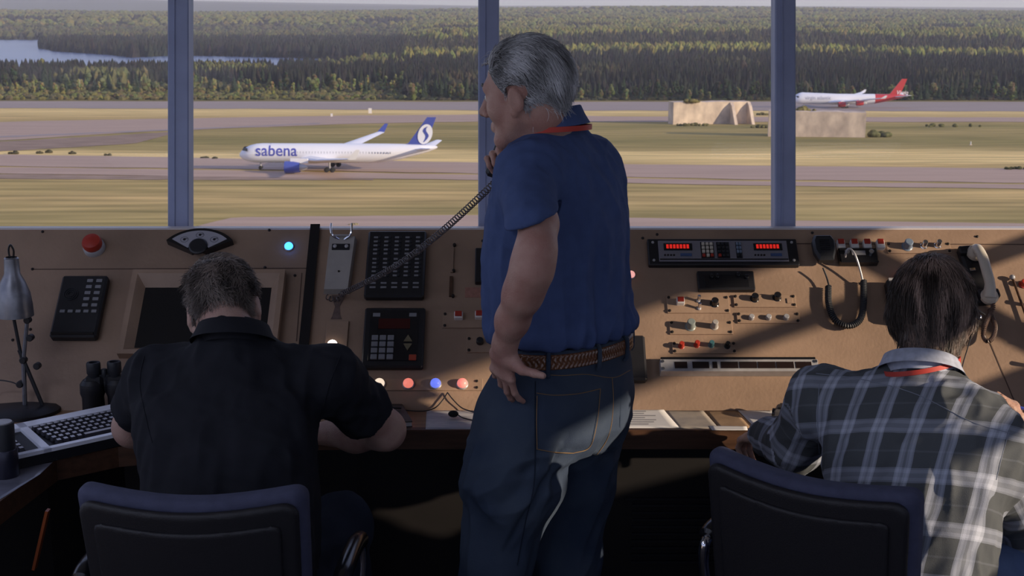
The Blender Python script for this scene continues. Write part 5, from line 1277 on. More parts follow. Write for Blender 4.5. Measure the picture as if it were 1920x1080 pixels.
def strands(name, headf, M, inside, flow, tint, n=7000, ln=(.02, .04), lift=.3, grow=.010, rad=.0007, parent=None, seed=1, seg=6, wav=.15, tuck=.9):
    rg_ = np.random.RandomState(seed); Mi = np.array(M.inverted()); Rm = np.array(M.to_3x3())
    Q = rg_.uniform(-1, 1, (n * 14, 3)) * np.array([.10, .13, .15]) + np.array([0, -.01, .02]); Mw = np.array(M); P = Q @ Mw[:3, :3].T + Mw[:3, 3]
    def grad(P, e=.002): g = np.stack([headf(P + np.eye(3)[i] * e) - headf(P - np.eye(3)[i] * e) for i in range(3)], 1); return g / (np.linalg.norm(g, axis=1)[:, None] + 1e-9)
    d = headf(P); keep = np.abs(d) < .02; P = P[keep]
    for _ in range(3): P = P - grad(P) * headf(P)[:, None]
    Q = P @ Mi[:3, :3].T + Mi[:3, 3]; kp = inside(Q) & (np.abs(headf(P)) < .002); P = P[kp][:n]; Q = Q[kp][:n]; n = len(P)
    if n == 0: return None
    Ls = rg_.uniform(ln[0], ln[1], n); Ls = Ls * (tint_len(Q) if (tint_len := getattr(flow, 'length', None)) else 1); pts = [P]; jit = rg_.normal(0, wav, (n, 3)); ph = rg_.uniform(0, 6.28, n); p = P + grad(P) * .0005
    for k in range(seg):
        q = p @ Mi[:3, :3].T + Mi[:3, 3]; g = grad(p); v = flow(q, k / seg) @ Rm.T; v = v + jit * .6; v = v - g * np.minimum((v * g).sum(1), 0)[:, None] * .9 - g * np.maximum((v * g).sum(1), 0)[:, None] * tuck; v /= np.linalg.norm(v, axis=1)[:, None] + 1e-9
        v = v + g * lift * (1 - k / seg); v /= np.linalg.norm(v, axis=1)[:, None]; p = p + v * (Ls / seg)[:, None]
        dd = headf(p); tgt = .0015 + grow * min(1, (k + 1) / 3) * (.6 + .4 * rg_.rand(n)); push = np.clip(tgt - dd, 0, .01); p = p + grad(p) * push[:, None]; pts.append(p.copy())
    pts = np.stack(pts, 1); K = seg + 1; V = np.zeros((n, K, 3, 3)); up = rg_.normal(0, 1, (n, 3))
    for k in range(K):
        t = pts[:, min(k + 1, K - 1)] - pts[:, max(k - 1, 0)]; t /= np.linalg.norm(t, axis=1)[:, None] + 1e-9; u = up - t * (up * t).sum(1)[:, None]; u /= np.linalg.norm(u, axis=1)[:, None] + 1e-9; w = np.cross(t, u); r_ = rad * (1 - .75 * k / seg)
        for j in range(3): a = 2 * PI * j / 3; V[:, k, j] = pts[:, k] + (u * math.cos(a) + w * math.sin(a)) * r_
    base = (np.arange(n) * K * 3)[:, None, None]; kk = np.arange(seg)[None, :, None] * 3; Fl = []
    for j in range(3): j2 = (j + 1) % 3; Fl.append(np.stack([(base + kk + j)[:, :, 0], (base + kk + j2)[:, :, 0], (base + kk + 3 + j2)[:, :, 0], (base + kk + 3 + j)[:, :, 0]], -1).reshape(-1, 4))
    col = tint(Q, rg_); C = np.concatenate([col, np.ones((n, 1))], 1)[:, None, :].repeat(K * 3, 1).reshape(-1, 4)
    return np_mesh(name, V.reshape(-1, 3), np.concatenate(Fl), hairm, None, C, 'tint')
def hair_cap(name, headf, M, inside_d, off, col, h=.004):
    """thin skull cap under the strands; inside_d > 0 inside the hairline (metres)"""
    Mi = np.array(M.inverted())
    def fn(P): q = P @ Mi[:3, :3].T + Mi[:3, 3]; return np.maximum(headf(P) - off(q) if callable(off) else headf(P) - off, -inside_d(q))
    c = M.translation; P, Fc = sdf_mesh(fn, c - Vector((.16, .16, .17)), c + Vector((.16, .16, .19)), h)
    vn = vnoise(P * 60, 3)[:, None]; C = np.concatenate([np.array(col)[None] * (.7 + .6 * vn), np.ones((len(P), 1))], 1)
    return np_mesh(name, P, Fc, hairm, None, C, 'tint')
def cloth_disp(dirv, amp, freq, stretch, seed, extra=None):
    """soft drape folds running along dirv"""
    dv = A3(Vector(dirv).normalized())
    def f(P, Nn):
        al = P @ dv; Q = P - al[:, None] * dv * (1 - stretch); n1 = vnoise(Q * freq, seed); n2 = vnoise(Q * freq * 2.3 + 7, seed + 1)
        r1 = 1 - np.abs(n1 - .5) * 4; r1 = np.clip(r1, -1, 1); d = amp * (.7 * r1 + .3 * (n2 * 2 - 1))
        if extra is not None: d = d * extra(P)
        return d
    return f
def collar(c, ax, fw, rx, ry, hgt, mt, gap=50, fold=.032, flare=.014):
    """standing and folded shirt collar round the neck; ax up the neck, fw to the throat"""
    ax = Vector(ax).normalized(); fw = Vector(fw); fw = (fw - ax * fw.dot(ax)).normalized(); sd_ = fw.cross(ax); m = MB(); prof = [(0, 0), (.001, hgt * .5), (.002, hgt * .92), (.005, hgt), (.008, hgt * .96), (.008 + flare * .4, hgt - fold * .5), (.008 + flare, hgt - fold), (.006 + flare, hgt - fold)]; n = 44; vs = []; fs = []
    for i in range(n + 1):
        a = math.radians(gap / 2 + (360 - gap) * i / n); e_ = abs(i / n - .5) * 2
        for (o, z) in prof: z2 = z - (hgt * .35 + (0)) * e_ ** 2.5; vs.append(c + fw * math.cos(a) * (ry + o) + sd_ * math.sin(a) * (rx + o) + ax * z2)
    k = len(prof)
    for i in range(n):
        for j in range(k - 1): fs.append((i * k + j, i * k + j + 1, (i + 1) * k + j + 1, (i + 1) * k + j))
    m.add(vs, fs, mt); return m
def ribbon_ring(pts, w, mt, ax, th=.0015):
    m = MB(); ax = Vector(ax).normalized(); vs = []; fs = []; n = len(pts); c = sum((Vector(p) for p in pts), Vector()) / n
    for p in pts:
        o = Vector(p) - c; o = (o - ax * o.dot(ax)).normalized() * th
        vs += [Vector(p) - ax * w / 2, Vector(p) + ax * w / 2, Vector(p) + ax * w / 2 + o, Vector(p) - ax * w / 2 + o]
    for i in range(n - 1):
        for j in range(4): fs.append((i * 4 + j, i * 4 + (j + 1) % 4, (i + 1) * 4 + (j + 1) % 4, (i + 1) * 4 + j))
    return m.add(vs, fs, mt)
def eyes(M, t):
    for s in (-1, 1):
        m = MB(); c = M @ Vector((s * .031, .0805, .013)); m.sphere(c, .0122, M_eye, seg=14); o = adopt(m.build('eye'), t)
        d = M.to_3x3() @ Vector((0, 1, 0)); k = MB().sphere(c + d * .0085, .0058, M_iris, seg=10, rings=8).build('iris'); k.parent = o; k.matrix_parent_inverse = o.matrix_parent_inverse.copy(); k.matrix_parent_inverse = Matrix.Identity(4)
def bvh_of(o):
    from mathutils.bvhtree import BVHTree
    me = o.data; return BVHTree.FromPolygons([v.co.copy() for v in me.vertices], [tuple(p.vertices) for p in me.polygons])
def on_cloth(bvh, px, py, off=.001):
    d = ray(px, py).normalized(); h = bvh.ray_cast(CAM, d)
    return (h[0] - d * off) if h[0] else None
# ================================================================== the standing man
def frame(c, yaw, pitch=0, roll=0):
    """yaw: left turn from +Y, pitch: looking down, roll: leaning to his right"""
    return Matrix.Translation(c) @ Matrix.Rotation(math.radians(yaw), 4, 'Z') @ Matrix.Rotation(-math.radians(pitch), 4, 'X') @ Matrix.Rotation(math.radians(roll), 4, 'Y')
def seated_shins(): pass
TH = math.radians(45); SIDE = Vector((math.cos(TH), math.sin(TH), 0)); FWD = Vector((-math.sin(TH), math.cos(TH), 0))
pS = person('person', 'grey-haired person in navy shirt and jeans standing, left hand on hip, back to us', (.08, 3.05, 0))
HS = frame(Vector((.036, 3.0, 1.688)), 66, 8, -3)
neckS = U(1030, 262, 3.03)
hS = head_sdf(HS); fS = SDF(); fS.ops = list(hS.ops); add_neck(fS, HS, neckS, SIDE, .058)
shL = U(985, 318, 2.92); shR = U(1105, 318, 3.14); elL = U(1000, 478, 2.70); wrL = U(946, 648, 2.80)
fS.u(s_ecap(neckS + Vector((0, 0, -.16)), U(1050, 640, 3.05), (.13, .07), (.12, .08), SIDE), .05)
chn = [(shL, .055), (U(1010, 420, 2.76), .036), (U(1005, 468, 2.70), .037), (U(996, 510, 2.69), .0385), (U(980, 552, 2.715), .0365), (U(961, 600, 2.76), .031), (wrL, .025)]
for (a, r1), (b_, r2) in zip(chn[:-1], chn[1:]): fS.u(s_cone(a, b_, r1, r2), .04)
tipsL = hand(fS, wrL + Vector((0, .0, -.005)), U(938, 745, 2.85) - wrL, Vector((-.65, -.75, -.1)), -1, curls=(16, 14, 22, 30), spread=7, thumb=(72, -20), size=.92)
# right arm holding the handset to his mouth
elR = U(1010, 430, 3.34); wrR = U(965, 330, 3.24)
fS.u(s_cone(shR, elR, .054, .043), .04); fS.u(s_cone(elR, wrR, .043, .028), .025)
hand(fS, wrR, U(940, 288, 3.20) - wrR, Vector((.2, 1, 0)), -1, curls=(50, 55, 58, 62), spread=2, thumb=(30, 20))
P, Fc = sdf_mesh(fS, (-.25, 2.5, .85), (.45, 3.55, 1.90), .0034)
adopt(np_mesh('body', P, Fc, M_skinS), pS); eyes(HS, pS)
# radio handset at his mouth
c = U(938, 300, 3.20); rs = thing('radio_handset', 'black handset held at the standing man\'s mouth, mostly hidden', 'handset', loc=c)
MB().box((0, 0, 0), (.05, .036, .095), M_rubber, Matrix.Rotation(.35, 4, 'Y'), bev=.012).build('casing', rs)
# shirt
ZF_ = Matrix(((SIDE.x, FWD.x, 0, 0), (SIDE.y, FWD.y, 0, 0), (0, 0, 1, 0), (0, 0, 0, 1)))
def pxrow(row, xl, xr, Y, ratio=.66):
    a = U(xl, row, Y); b_ = U(xr, row, Y); hw = (b_.x - a.x) / 2; aa = hw / math.sqrt(math.cos(TH) ** 2 + (ratio * math.sin(TH)) ** 2); c = (a + b_) / 2; q = ZF_.inverted() @ c
    return (c.z, q.x, q.y, aa, aa * ratio)
tabS = sorted([pxrow(652, 931, 1184, 3.04), pxrow(622, 918, 1192, 3.04), pxrow(560, 912, 1182, 3.03), pxrow(480, 909, 1178, 3.03), pxrow(400, 913, 1177, 3.03), pxrow(345, 928, 1170, 3.03, .60), pxrow(305, 940, 1152, 3.03, .55), pxrow(272, 962, 1128, 3.03, .50), pxrow(252, 985, 1102, 3.03, .55), pxrow(238, 1000, 1080, 3.03, .8)])
sh = SDF().u(s_loft(ZF_, tabS, 2.15)); slv = U(1000, 425, 2.745); zb = U(1060, 668, 2.93).z
for q_ in (shL + Vector((.03, .02, .005)), shR + Vector((-.02, -.02, .005))): sh.u(s_cone(q_, neckS + Vector((.016, 0, -.072)), .055, .054), .05)
sh.u(s_cone(shL + Vector((.0, .0, -.01)), slv, .059, .061), .05); sh.u(s_cone(shR, shR.lerp(elR, .7), .070, .070), .05)
dA = (elL - shL).normalized(); sh.sub(s_cone(shL.lerp(elL, .62), elL + dA * .14, .053, .056), .004); dB = (elR - shR).normalized(); sh.sub(s_cone(shR.lerp(elR, .55), elR + dB * .12, .058, .060), .004)
# flat cuffs
def halfspace(p, nrm):
    p, nrm = A3(p), A3(Vector(nrm).normalized()); return lambda P: (P - p) @ nrm
cuff = SDF().u(s_cone(shL.lerp(elL, .55), elL + dA * .2, .15, .15))
cutn = Vector((.34, .0, -.93)).normalized()
def cut_sleeve(P):
    return np.maximum(s_cone(shL.lerp(elL, .3), elL + dA * .2, .085, .11)(P), -((P - A3(U(988, 424, 2.70))) @ A3(cutn)))
sh.sub(cut_sleeve, .003); sh.inter(halfspace((0, 0, zb + .032), (0, 0, -1)), .012)
def foldS(P, Nn):
    v = cloth_disp((.12, 0, 1), .017, 27, .12, 4)(P, Nn); z = P[:, 2]; low = np.clip((1.42 - z) / .3, 0, 1); w = cloth_disp((.5, .3, -1), .008, 24, .3, 9)(P, Nn)
    b_ = np.exp(-((z - zb - .060) / .022) ** 2) * .006 - .005 * low
    slf = 1 - .65 * np.clip((2.93 - P[:, 1]) / .08, 0, 1) * (z > 1.36); return (v * (.25 + .85 * low) + w * (1 - low) * .8) * slf + b_
P, Fc = sdf_mesh(sh, (-.20, 2.6, 1.0), (.42, 3.45, 1.70), .0042, foldS)
shirtS = adopt(np_mesh('shirt', P, Fc, M_navy), pS)
cb = collar(U(1032, 246, 3.03), Vector((-.10, .04, 1)), FWD + Vector((-.3, 0, 0)), .064, .072, .056, M_navy, gap=60, fold=.044, flare=.018)
o = adopt(cb.build('collar', smooth=60), pS)
cc = U(1032, 243, 3.03); rp = []
for i in range(41):
    a = math.radians(40 + 280 * i / 40); rp.append(cc + FWD * math.cos(a) * .099 + SIDE * math.sin(a) * .090 + Vector((0, 0, .010 - .02 * abs(i / 20 - 1) ** 2)))
adopt(ribbon_ring(rp, .012, M_lany, (0, 0, 1), .003).build('lanyard', smooth=60), pS)
# jeans
jn = SDF(); tabJ = sorted([pxrow(655, 936, 1180, 3.04), pxrow(690, 928, 1184, 3.04), pxrow(740, 912, 1188, 3.04, .70), pxrow(790, 900, 1184, 3.04, .72), pxrow(830, 893, 1160, 3.04, .66)])
jn.u(s_loft(ZF_, tabJ, 2.2))
kL = U(930, 1040, 2.94); kR = U(1062, 1050, 3.14); aL = Vector((kL.x - .045, 3.0, .09)); aR = Vector((kR.x - .01, 3.24, .09))
jn.u(s_ecap(U(985, 790, 2.96), U(962, 905, 2.93), (.115, .12), (.112, .105), SIDE), .04); jn.u(s_ecap(U(962, 905, 2.93), kL, (.112, .105), (.082, .085), SIDE), .04); jn.u(s_ecap(kL, aL, (.080, .082), (.078, .08), SIDE), .04)
jn.u(s_ecap(U(1085, 790, 3.12), U(1080, 905, 3.13), (.11, .11), (.088, .09), SIDE), .03); jn.u(s_ecap(U(1080, 905, 3.13), kR, (.088, .09), (.080, .082), SIDE), .03); jn.u(s_ecap(kR, aR, (.080, .082), (.076, .08), SIDE), .03)
def foldJ(P, Nn):
    v = cloth_disp((-.45, 0, -1), .010, 20, .35, 21)(P, Nn); w = cloth_disp((-1, 0, -.5), .010, 22, .4, 25)(P, Nn); z = P[:, 2]; k = np.clip((.95 - z) / .15, 0, 1)
    cre = -np.exp(-((P[:, 0] - (.155 + (P[:, 2] - .95) * .55)) / .010) ** 2) * np.clip((.95 - z) / .05, 0, 1) * np.clip((z - .60) / .1, 0, 1) * .012
    return v * (.3 + .7 * k) + w * np.exp(-((z - .80) / .10) ** 2) + cre * (Nn[:, 1] < 0)
P, Fc = sdf_mesh(jn, (-.32, 2.7, .04), (.46, 3.45, 1.09), .0048, foldJ)
jeansS = adopt(np_mesh('jeans', P, Fc, M_jeans), pS)
bv = bvh_of(jeansS)
def seam(pxs, name, r=.0009, off=.0012, m=M_stitch, n=40, t=None, b_=None, par=None):
    sp = smooth_path([Vector((a, c, 0)) for a, c in pxs], n); run = []; mb = MB()
    for p in sp:
        q = on_cloth(b_ or bv, p.x, p.y, off)
        if q is not None and (not run or (q - run[-1]).length < .05): run.append(q)
    if len(run) > 2: mb.tube(run, r, m, seg=5); o = mb.build(name); adopt(o, t or pS); return o
def patch(corners, name, mt, off=.003, n=14, b_=None, t=None):
    """a cloth patch laid on the garment between four pixel corners"""
    c = [Vector((a, d, 0)) for a, d in corners]; vs = []; fs = []
    for j in range(n + 1):
        for i in range(n + 1):
            p = c[0].lerp(c[1], i / n).lerp(c[3].lerp(c[2], i / n), j / n); e_ = min(i, n - i, j, n - j); q = on_cloth(b_ or bv, p.x, p.y, off if e_ else -.001)
            if q is None: return None
            vs.append(q)
    for j in range(n):
        for i in range(n): k = j * (n + 1) + i; fs.append((k, k + 1, k + n + 2, k + n + 1))
    return adopt(MB().add(vs, fs, mt).build(name, smooth=60), t or pS)
pk = patch([(1008, 738), (1124, 730), (1110, 846), (1008, 842)], 'back_pocket', M_jeans)
seam([(1006, 737), (1040, 741), (1085, 738), (1126, 729)], 'pocket_seam', off=.005); seam([(1126, 729), (1120, 790), (1106, 838), (1075, 850)], 'pocket_seam', off=.005); seam([(1075, 850), (1040, 848), (1006, 842)], 'pocket_seam', off=.005); seam([(1007, 742), (1006, 790), (1007, 842)], 'pocket_seam', off=.005)
patch([(1163, 722), (1183, 716), (1176, 800), (1160, 812)], 'back_pocket', M_jeans, n=8)
seam([(1000, 700), (1050, 704), (1100, 702), (1150, 708), (1182, 694)], 'yoke_seam'); seam([(1148, 708), (1150, 760), (1140, 820), (1105, 870), (1060, 920), (1045, 950)], 'seat_seam')
seam([(1004, 715), (1003, 760), (1002, 900), (985, 980), (970, 1060)], 'side_seam', r=.0012, m=M_jeansd)
# belt and loops: follow the hip outline
M_belt = bpy.data.materials.new('braided_leather'); M_belt.use_nodes = True; nt = M_belt.node_tree; n_ = nt.nodes; b = n_['Principled BSDF']; b.inputs['Base Color'].default_value = (.16, .065, .03, 1); b.inputs['Roughness'].default_value = .25; b.inputs['Specular IOR Level'].default_value = .8
def hip_pt(a, z, off):
    T = np.array(tabJ); cx, cy, ra, rb = [np.interp(z, T[:, 0], T[:, i]) for i in (1, 2, 3, 4)]; pw = 2.2; ca, sa = math.cos(a), math.sin(a)
    k = (abs(ca / ra) ** pw + abs(sa / rb) ** pw) ** (-1 / pw); k += off; p = ZF_ @ Vector((cx + k * ca, cy + k * sa, z)); return p
NB = 540; zb = U(1060, 668, 2.93).z
m = MB(); vs = []; fs = []
rows_ = 17
for i in range(NB):
    for j in range(rows_):
        a = 2 * PI * i / NB; v_ = j / (rows_ - 1); hv = abs(v_ - .5) * 2; lane = abs(math.sin(PI * v_ * 3)); wv = .0024 * lane * (math.sin(2 * PI * i / 6 + 2.2 * (1 if int(v_ * 2.999) % 2 else -1) * (v_ * 3 - int(v_ * 2.999)))) 
        vs.append(hip_pt(a, zb - .018 + .036 * v_, .006 + (.003 if 0 < j < rows_ - 1 else -.001) + wv))
for i in range(NB):
    for j in range(rows_ - 1): a = i * rows_ + j; c_ = ((i + 1) % NB) * rows_ + j; fs.append((a, c_, c_ + 1, a + 1))
adopt(m.add(vs, fs, M_belt).build('belt', smooth=80), pS)
wb = MB(); vs = []; fs = []
for i in range(120):
    for j, (dz, of) in enumerate(((-.028, .004), (.0, .006), (.024, .006), (.026, .002))): vs.append(hip_pt(2 * PI * i / 120, zb + dz, of - .002))
for i in range(120):
    for j in range(3): a = i * 4 + j; c_ = ((i + 1) % 120) * 4 + j; fs.append((a, c_, c_ + 1, a + 1))
adopt(wb.add(vs, fs, M_jeans).build('waistband', smooth=60), pS)
for a in (-.35, -.95, -1.75, -2.6):
    m = MB(); pts_ = [hip_pt(a, zb + dz, of) for dz, of in ((-.034, .004), (-.026, .011), (0, .0135), (.022, .012), (.030, .005))]; m.tube(pts_, .0055, M_jeans, seg=8); adopt(m.build('belt_loop'), pS)
for s_, an, kn in ((-1, aL, kL), (1, aR, kR)):
    m = SDF().u(s_ecap(an + Vector((0, 0, -.045)) - FWD * .05, an + Vector((0, 0, -.052)) + FWD * .15, (.042, .040), (.045, .032), SIDE)).u(s_cone(an, an + Vector((0, 0, -.03)), .045, .045), .03).inter(halfspace((0, 0, .004), (0, 0, -1)))
    P, Fc = sdf_mesh(m, an - Vector((.28, .28, .1)), an + Vector((.28, .28, .06)), .006); adopt(np_mesh('shoe', P, Fc, M_shoe), pS)
# wedding ring
rg0 = wrL + (U(942, 740, 2.83) - wrL).normalized() * .098
# hair
def inS_d(q):
    x, y, z = q[:, 0], q[:, 1], q[:, 2]; front = np.interp(y, [-.12, -.055, -.02, .0, .03, .055, .075, .09], [-.075, -.070, -.030, -.005, .025, .058, .088, .105]); ear = np.where((np.abs(x) > .070) & (y > -.032) & (y < .016), .036, -1); return z - np.maximum(front, ear)
def flowS(q, t):
    x, y, z = q[:, 0], q[:, 1], q[:, 2]; v = np.stack([x * 2.0, -np.ones(len(q)) * .9, -.25 - 1.5 * np.clip(-y / .1, 0, 1)], 1)
    fr = (y > .045) & (z > .08); v[fr] = np.array([0, -.4, .9]) * (1 - t) + np.array([0, -1, .1]) * t; tf = (y > .068) & (z > .09) & (np.sin(x * 130) > -.6); v[tf] = np.array([0, .8, .5]) * (1 - t) + np.array([0, .6, -.5]) * t; return v
flowS.length = lambda q: np.where((np.abs(q[:, 0]) > .05) & (q[:, 2] < .07), .38, 1.0)
def tintS(q, r):
    n = vnoise(q * np.array([60, 22, 22]), 5); g = .12 + .75 * np.clip(n * 1.7 - .4 + r.normal(0, .16, len(q)), 0, 1) + .10 * (q[:, 2] < .02) ; return np.stack([g * .98, g * .97, g * 1.02], 1)
hairS = adopt(hair_cap('hair', hS, HS, inS_d, .004, (.16, .155, .16)), pS)
st_ = strands('hair_strands', hS, HS, lambda q: inS_d(q) > .001, flowS, tintS, 10500, (.028, .052), .55, .006, .0010, seed=3, wav=.40); st_.parent = hairS; hairS['label'] = 'short swept-back grey hair'
adopt(MB().tube(smooth_path([HS @ Vector((-.012, .0985, .040)), HS @ Vector((-.03, .094, .044)), HS @ Vector((-.048, .080, .038))], 10), [.002, .0045, .005, .005, .005, .005, .004, .004, .003, .002, .001], hairm).build('eyebrow'), pS)
# coiled cord from the cradle to the handset
a = pn(640, 551, .02); b_ = U(932, 338, 3.20)
ctr = []
for i in range(61):
    t = i / 60; p = a.lerp(b_, t); p.z -= .035 * math.sin(PI * t); ctr.append(p)
pre = smooth_path([pn(612, 556, .012), pn(622, 561, .014), pn(636, 560, .018), a], 14)
cm_ = MB(); cm_.tube(coil_path(pre[:-1] + ctr, lambda t: (.0072 if t < .55 else .0082), .0118, 12), .0017, mat('cord_gloss', (.10, .085, .09), .18), seg=6)
cd_ = tag(cm_.build('coiled_cord'), 'stretched dark coiled cord running from the empty cradle up to the standing man', 'cord')
# ================================================================== the seated man in black
pL = person('person', 'person in a black shirt, short greying brown hair, leaning over the desk', (-.62, 2.72, 0))
HL = frame(U(420, 588, 3.0), 4, 38, -9)
hL = head_sdf(HL); fL = SDF(); fL.ops = list(hL.ops); neckL = U(441, 645, 2.90); add_neck(fL, HL, neckL, (1, 0, 0), .060)
sL = U(296, 706, 2.90); sR = U(616, 706, 2.90); eL = U(250, 800, 3.07); eR = U(722, 806, 3.06); wL = Vector((-.74, 3.20, .795)); wR = Vector((-.53, 3.22, .795))
fL.u(s_ecap(neckL + Vector((0, -.02, -.15)), Vector((-.62, 2.70, .70)), (.12, .07), (.12, .08), (1, 0, 0)), .05)
for s_, e_, w_, k_ in ((sL, eL, wL, -1), (sR, eR, wR, 1)):
    fL.u(s_cone(s_, e_, .056, .048), .04); fL.u(s_ecap(e_, e_.lerp(w_, .4), (.050, .047), (.049, .044), (0, 0, 1)), .025); fL.u(s_ecap(e_.lerp(w_, .4), w_, (.049, .044), (.024, .030), (0, 0, 1)), .03)
    hand(fL, w_, (w_ - e_).normalized() + Vector((0, .3, -.05)), Vector((0, 0, 1)), -k_, curls=(28, 32, 34, 36), thumb=(40, 15))
P, Fc = sdf_mesh(fL, (-1.08, 2.50, .62), (-.16, 3.42, 1.42), .0040)
adopt(np_mesh('body', P, Fc, M_skinL), pL); eyes(HL, pL)
# torso frame: z up the spine
up_ = (Vector((-.66, 2.90, 1.13)) - Vector((-.625, 2.66, .62))).normalized(); xd_ = Vector((1, 0, 0)); xd_ = (xd_ - up_ * xd_.dot(up_)).normalized(); yd_ = up_.cross(xd_)
FL_ = Matrix.Translation((-.625, 2.66, .62)) @ Matrix((xd_, yd_, up_)).transposed().to_4x4()
sp_len = (Vector((-.66, 2.90, 1.13)) - Vector((-.625, 2.66, .62))).length
tabL = [(-.10, 0, 0, .185, .14), (0, 0, 0, .188, .14), (.15, 0, .01, .190, .138), (.28, -.005, .012, .198, .135), (.36, -.012, .010, .210, .122), (.42, -.017, .008, .205, .105), (.465, -.02, .01, .165, .082), (.500, -.02, .012, .11, .070), (.535, -.02, .014, .076, .064)]
shl = SDF().u(s_loft(FL_, tabL, 2.4)); 
for s_, e_ in ((sL, eL), (sR, eR)):
    shl.u(s_cone(s_ + Vector((0, 0, .0)), neckL + Vector((0, -.005, -.058)), .056, .078), .05); shl.u(s_cone(neckL + Vector((0, -.03, -.07)), neckL + Vector((0, -.005, -.012)), .085, .070), .04); shl.u(s_cone(s_, s_.lerp(e_, .66), .066, .070), .05); q = (e_ - s_).normalized(); shl.sub(s_cone(s_.lerp(e_, .50), e_ + q * .2, .060, .064), .004)
    shl.sub((lambda s_, e_, q: lambda P: np.maximum(s_cone(s_.lerp(e_, .5), e_ + q * .25, .10, .12)(P), -((P - A3(s_.lerp(e_, .66))) @ A3(q))))(s_, e_, q), .003)
def foldL(P, Nn):
    return cloth_disp((.1, .2, 1), .010, 20, .3, 31)(P, Nn) * .8 + cloth_disp((1, 0, -.5), .006, 26, .4, 35)(P, Nn) * .7
P, Fc = sdf_mesh(shl, (-1.06, 2.44, .50), (-.20, 3.25, 1.22), .0050, foldL)
shirtL = adopt(np_mesh('shirt', P, Fc, M_blk), pL); shirtL['label'] = 'black short-sleeved shirt'
adopt(collar(U(438, 646, 2.885), Vector((-.02, .45, 1)), Vector((0, 1, -.35)), .074, .082, .050, M_blk, gap=60, fold=.040, flare=.018).build('collar', smooth=60), pL)
bvL = bvh_of(shirtL)
seam([(270, 668), (262, 720), (275, 790), (285, 830)], 'sleeve_seam', r=.0015, m=M_blk, t=pL, b_=bvL, off=.0005); seam([(638, 668), (618, 720), (600, 790)], 'sleeve_seam', r=.0015, m=M_blk, t=pL, b_=bvL, off=.0005)
def inL_d(q):
    x, y, z = q[:, 0], q[:, 1], q[:, 2]; front = np.interp(y, [-.12, -.06, -.02, .01, .05, .07, .09], [-.092, -.084, -.030, .0, .05, .09, .10]); ear = np.where((np.abs(x) > .070) & (y > -.032) & (y < .016), .036, -1); return z - np.maximum(front, ear)
def flowL(q, t):
    x, y, z = q[:, 0], q[:, 1], q[:, 2]; v = np.stack([x * 5 + .6 * np.sin(y * 90 + z * 40), .7 * np.sign(y + .02) * np.clip(z / .1, 0, 1), -.6 - .6 * np.clip(-z / .05, 0, 1) - 0 * x], 1); tp = z > .10; v[tp] = np.stack([x[tp] * 4 + .5, .8 + 0 * x[tp], -.1 + 0 * x[tp]], 1); return v
flowL.length = lambda q: np.where((np.abs(q[:, 0]) > .055) & (q[:, 2] < .065), .40, 1.0)
def tintL(q, r):
    n = vnoise(q * np.array([40, 30, 30]), 8); g = .035 + .34 * np.clip(n * 1.6 - .45 + r.normal(0, .14, len(q)) + .35 * np.clip((q[:, 2] - .02) / .12, 0, 1) , 0, 1); return np.stack([g * 1.08, g * .88, g * .78], 1)
hairL = adopt(hair_cap('hair', hL, HL, inL_d, .006, (.06, .052, .050)), pL)
st_ = strands('hair_strands', hL, HL, lambda q: inL_d(q) > .001, flowL, tintL, 9000, (.022, .036), .6, .010, .0010, seed=5, wav=.42, tuck=.5); st_.parent = hairL; hairL['label'] = 'short greying brown hair'
def legs(t, hip, kneeL, kneeR, footL, footR, mt, side, r0=.10, h=.007):
    j = SDF().u(s_ecap(hip - side * .06, hip + side * .06, (.14, .13), (.14, .13), (0, 0, 1)))
    for s_, k_, f_ in ((-1, kneeL, footL), (1, kneeR, footR)):
        j.u(s_cone(hip + side * s_ * .09, k_, r0, .075), .05); j.u(s_cone(k_, f_, .072, .055), .04)
    lo = [min(p[i] for p in (hip, kneeL, kneeR, footL, footR)) - .22 for i in range(3)]; hi = [max(p[i] for p in (hip, kneeL, kneeR, footL, footR)) + .22 for i in range(3)]; lo[2] = max(lo[2], .04)
    P, Fc = sdf_mesh(j, lo, hi, h, cloth_disp(kneeR - hip, .006, 20, .3, 41)); o = adopt(np_mesh('jeans', P, Fc, mt), t); fw = Vector((0, 0, 1)).cross(side)
    for f_ in (footL, footR):
        m = SDF().u(s_ecap(f_ - fw * .04 + Vector((0, 0, -.05)), f_ + fw * .16 + Vector((0, 0, -.055)), (.042, .038), (.044, .032), side)).u(s_cone(f_, f_ + Vector((0, 0, -.04)), .045, .045), .03).inter(halfspace((0, 0, .004), (0, 0, -1)))
        P, Fc = sdf_mesh(m, f_ - Vector((.28, .28, .12)), f_ + Vector((.28, .28, .06)), .007); adopt(np_mesh('shoe', P, Fc, M_shoe), t)
    return o
legs(pL, Vector((-.62, 2.66, .57)), Vector((-.83, 3.06, .60)), Vector((-.44, 3.08, .60)), Vector((-.84, 3.10, .10)), Vector((-.42, 3.14, .10)), M_jeansd, Vector((1, 0, 0)))
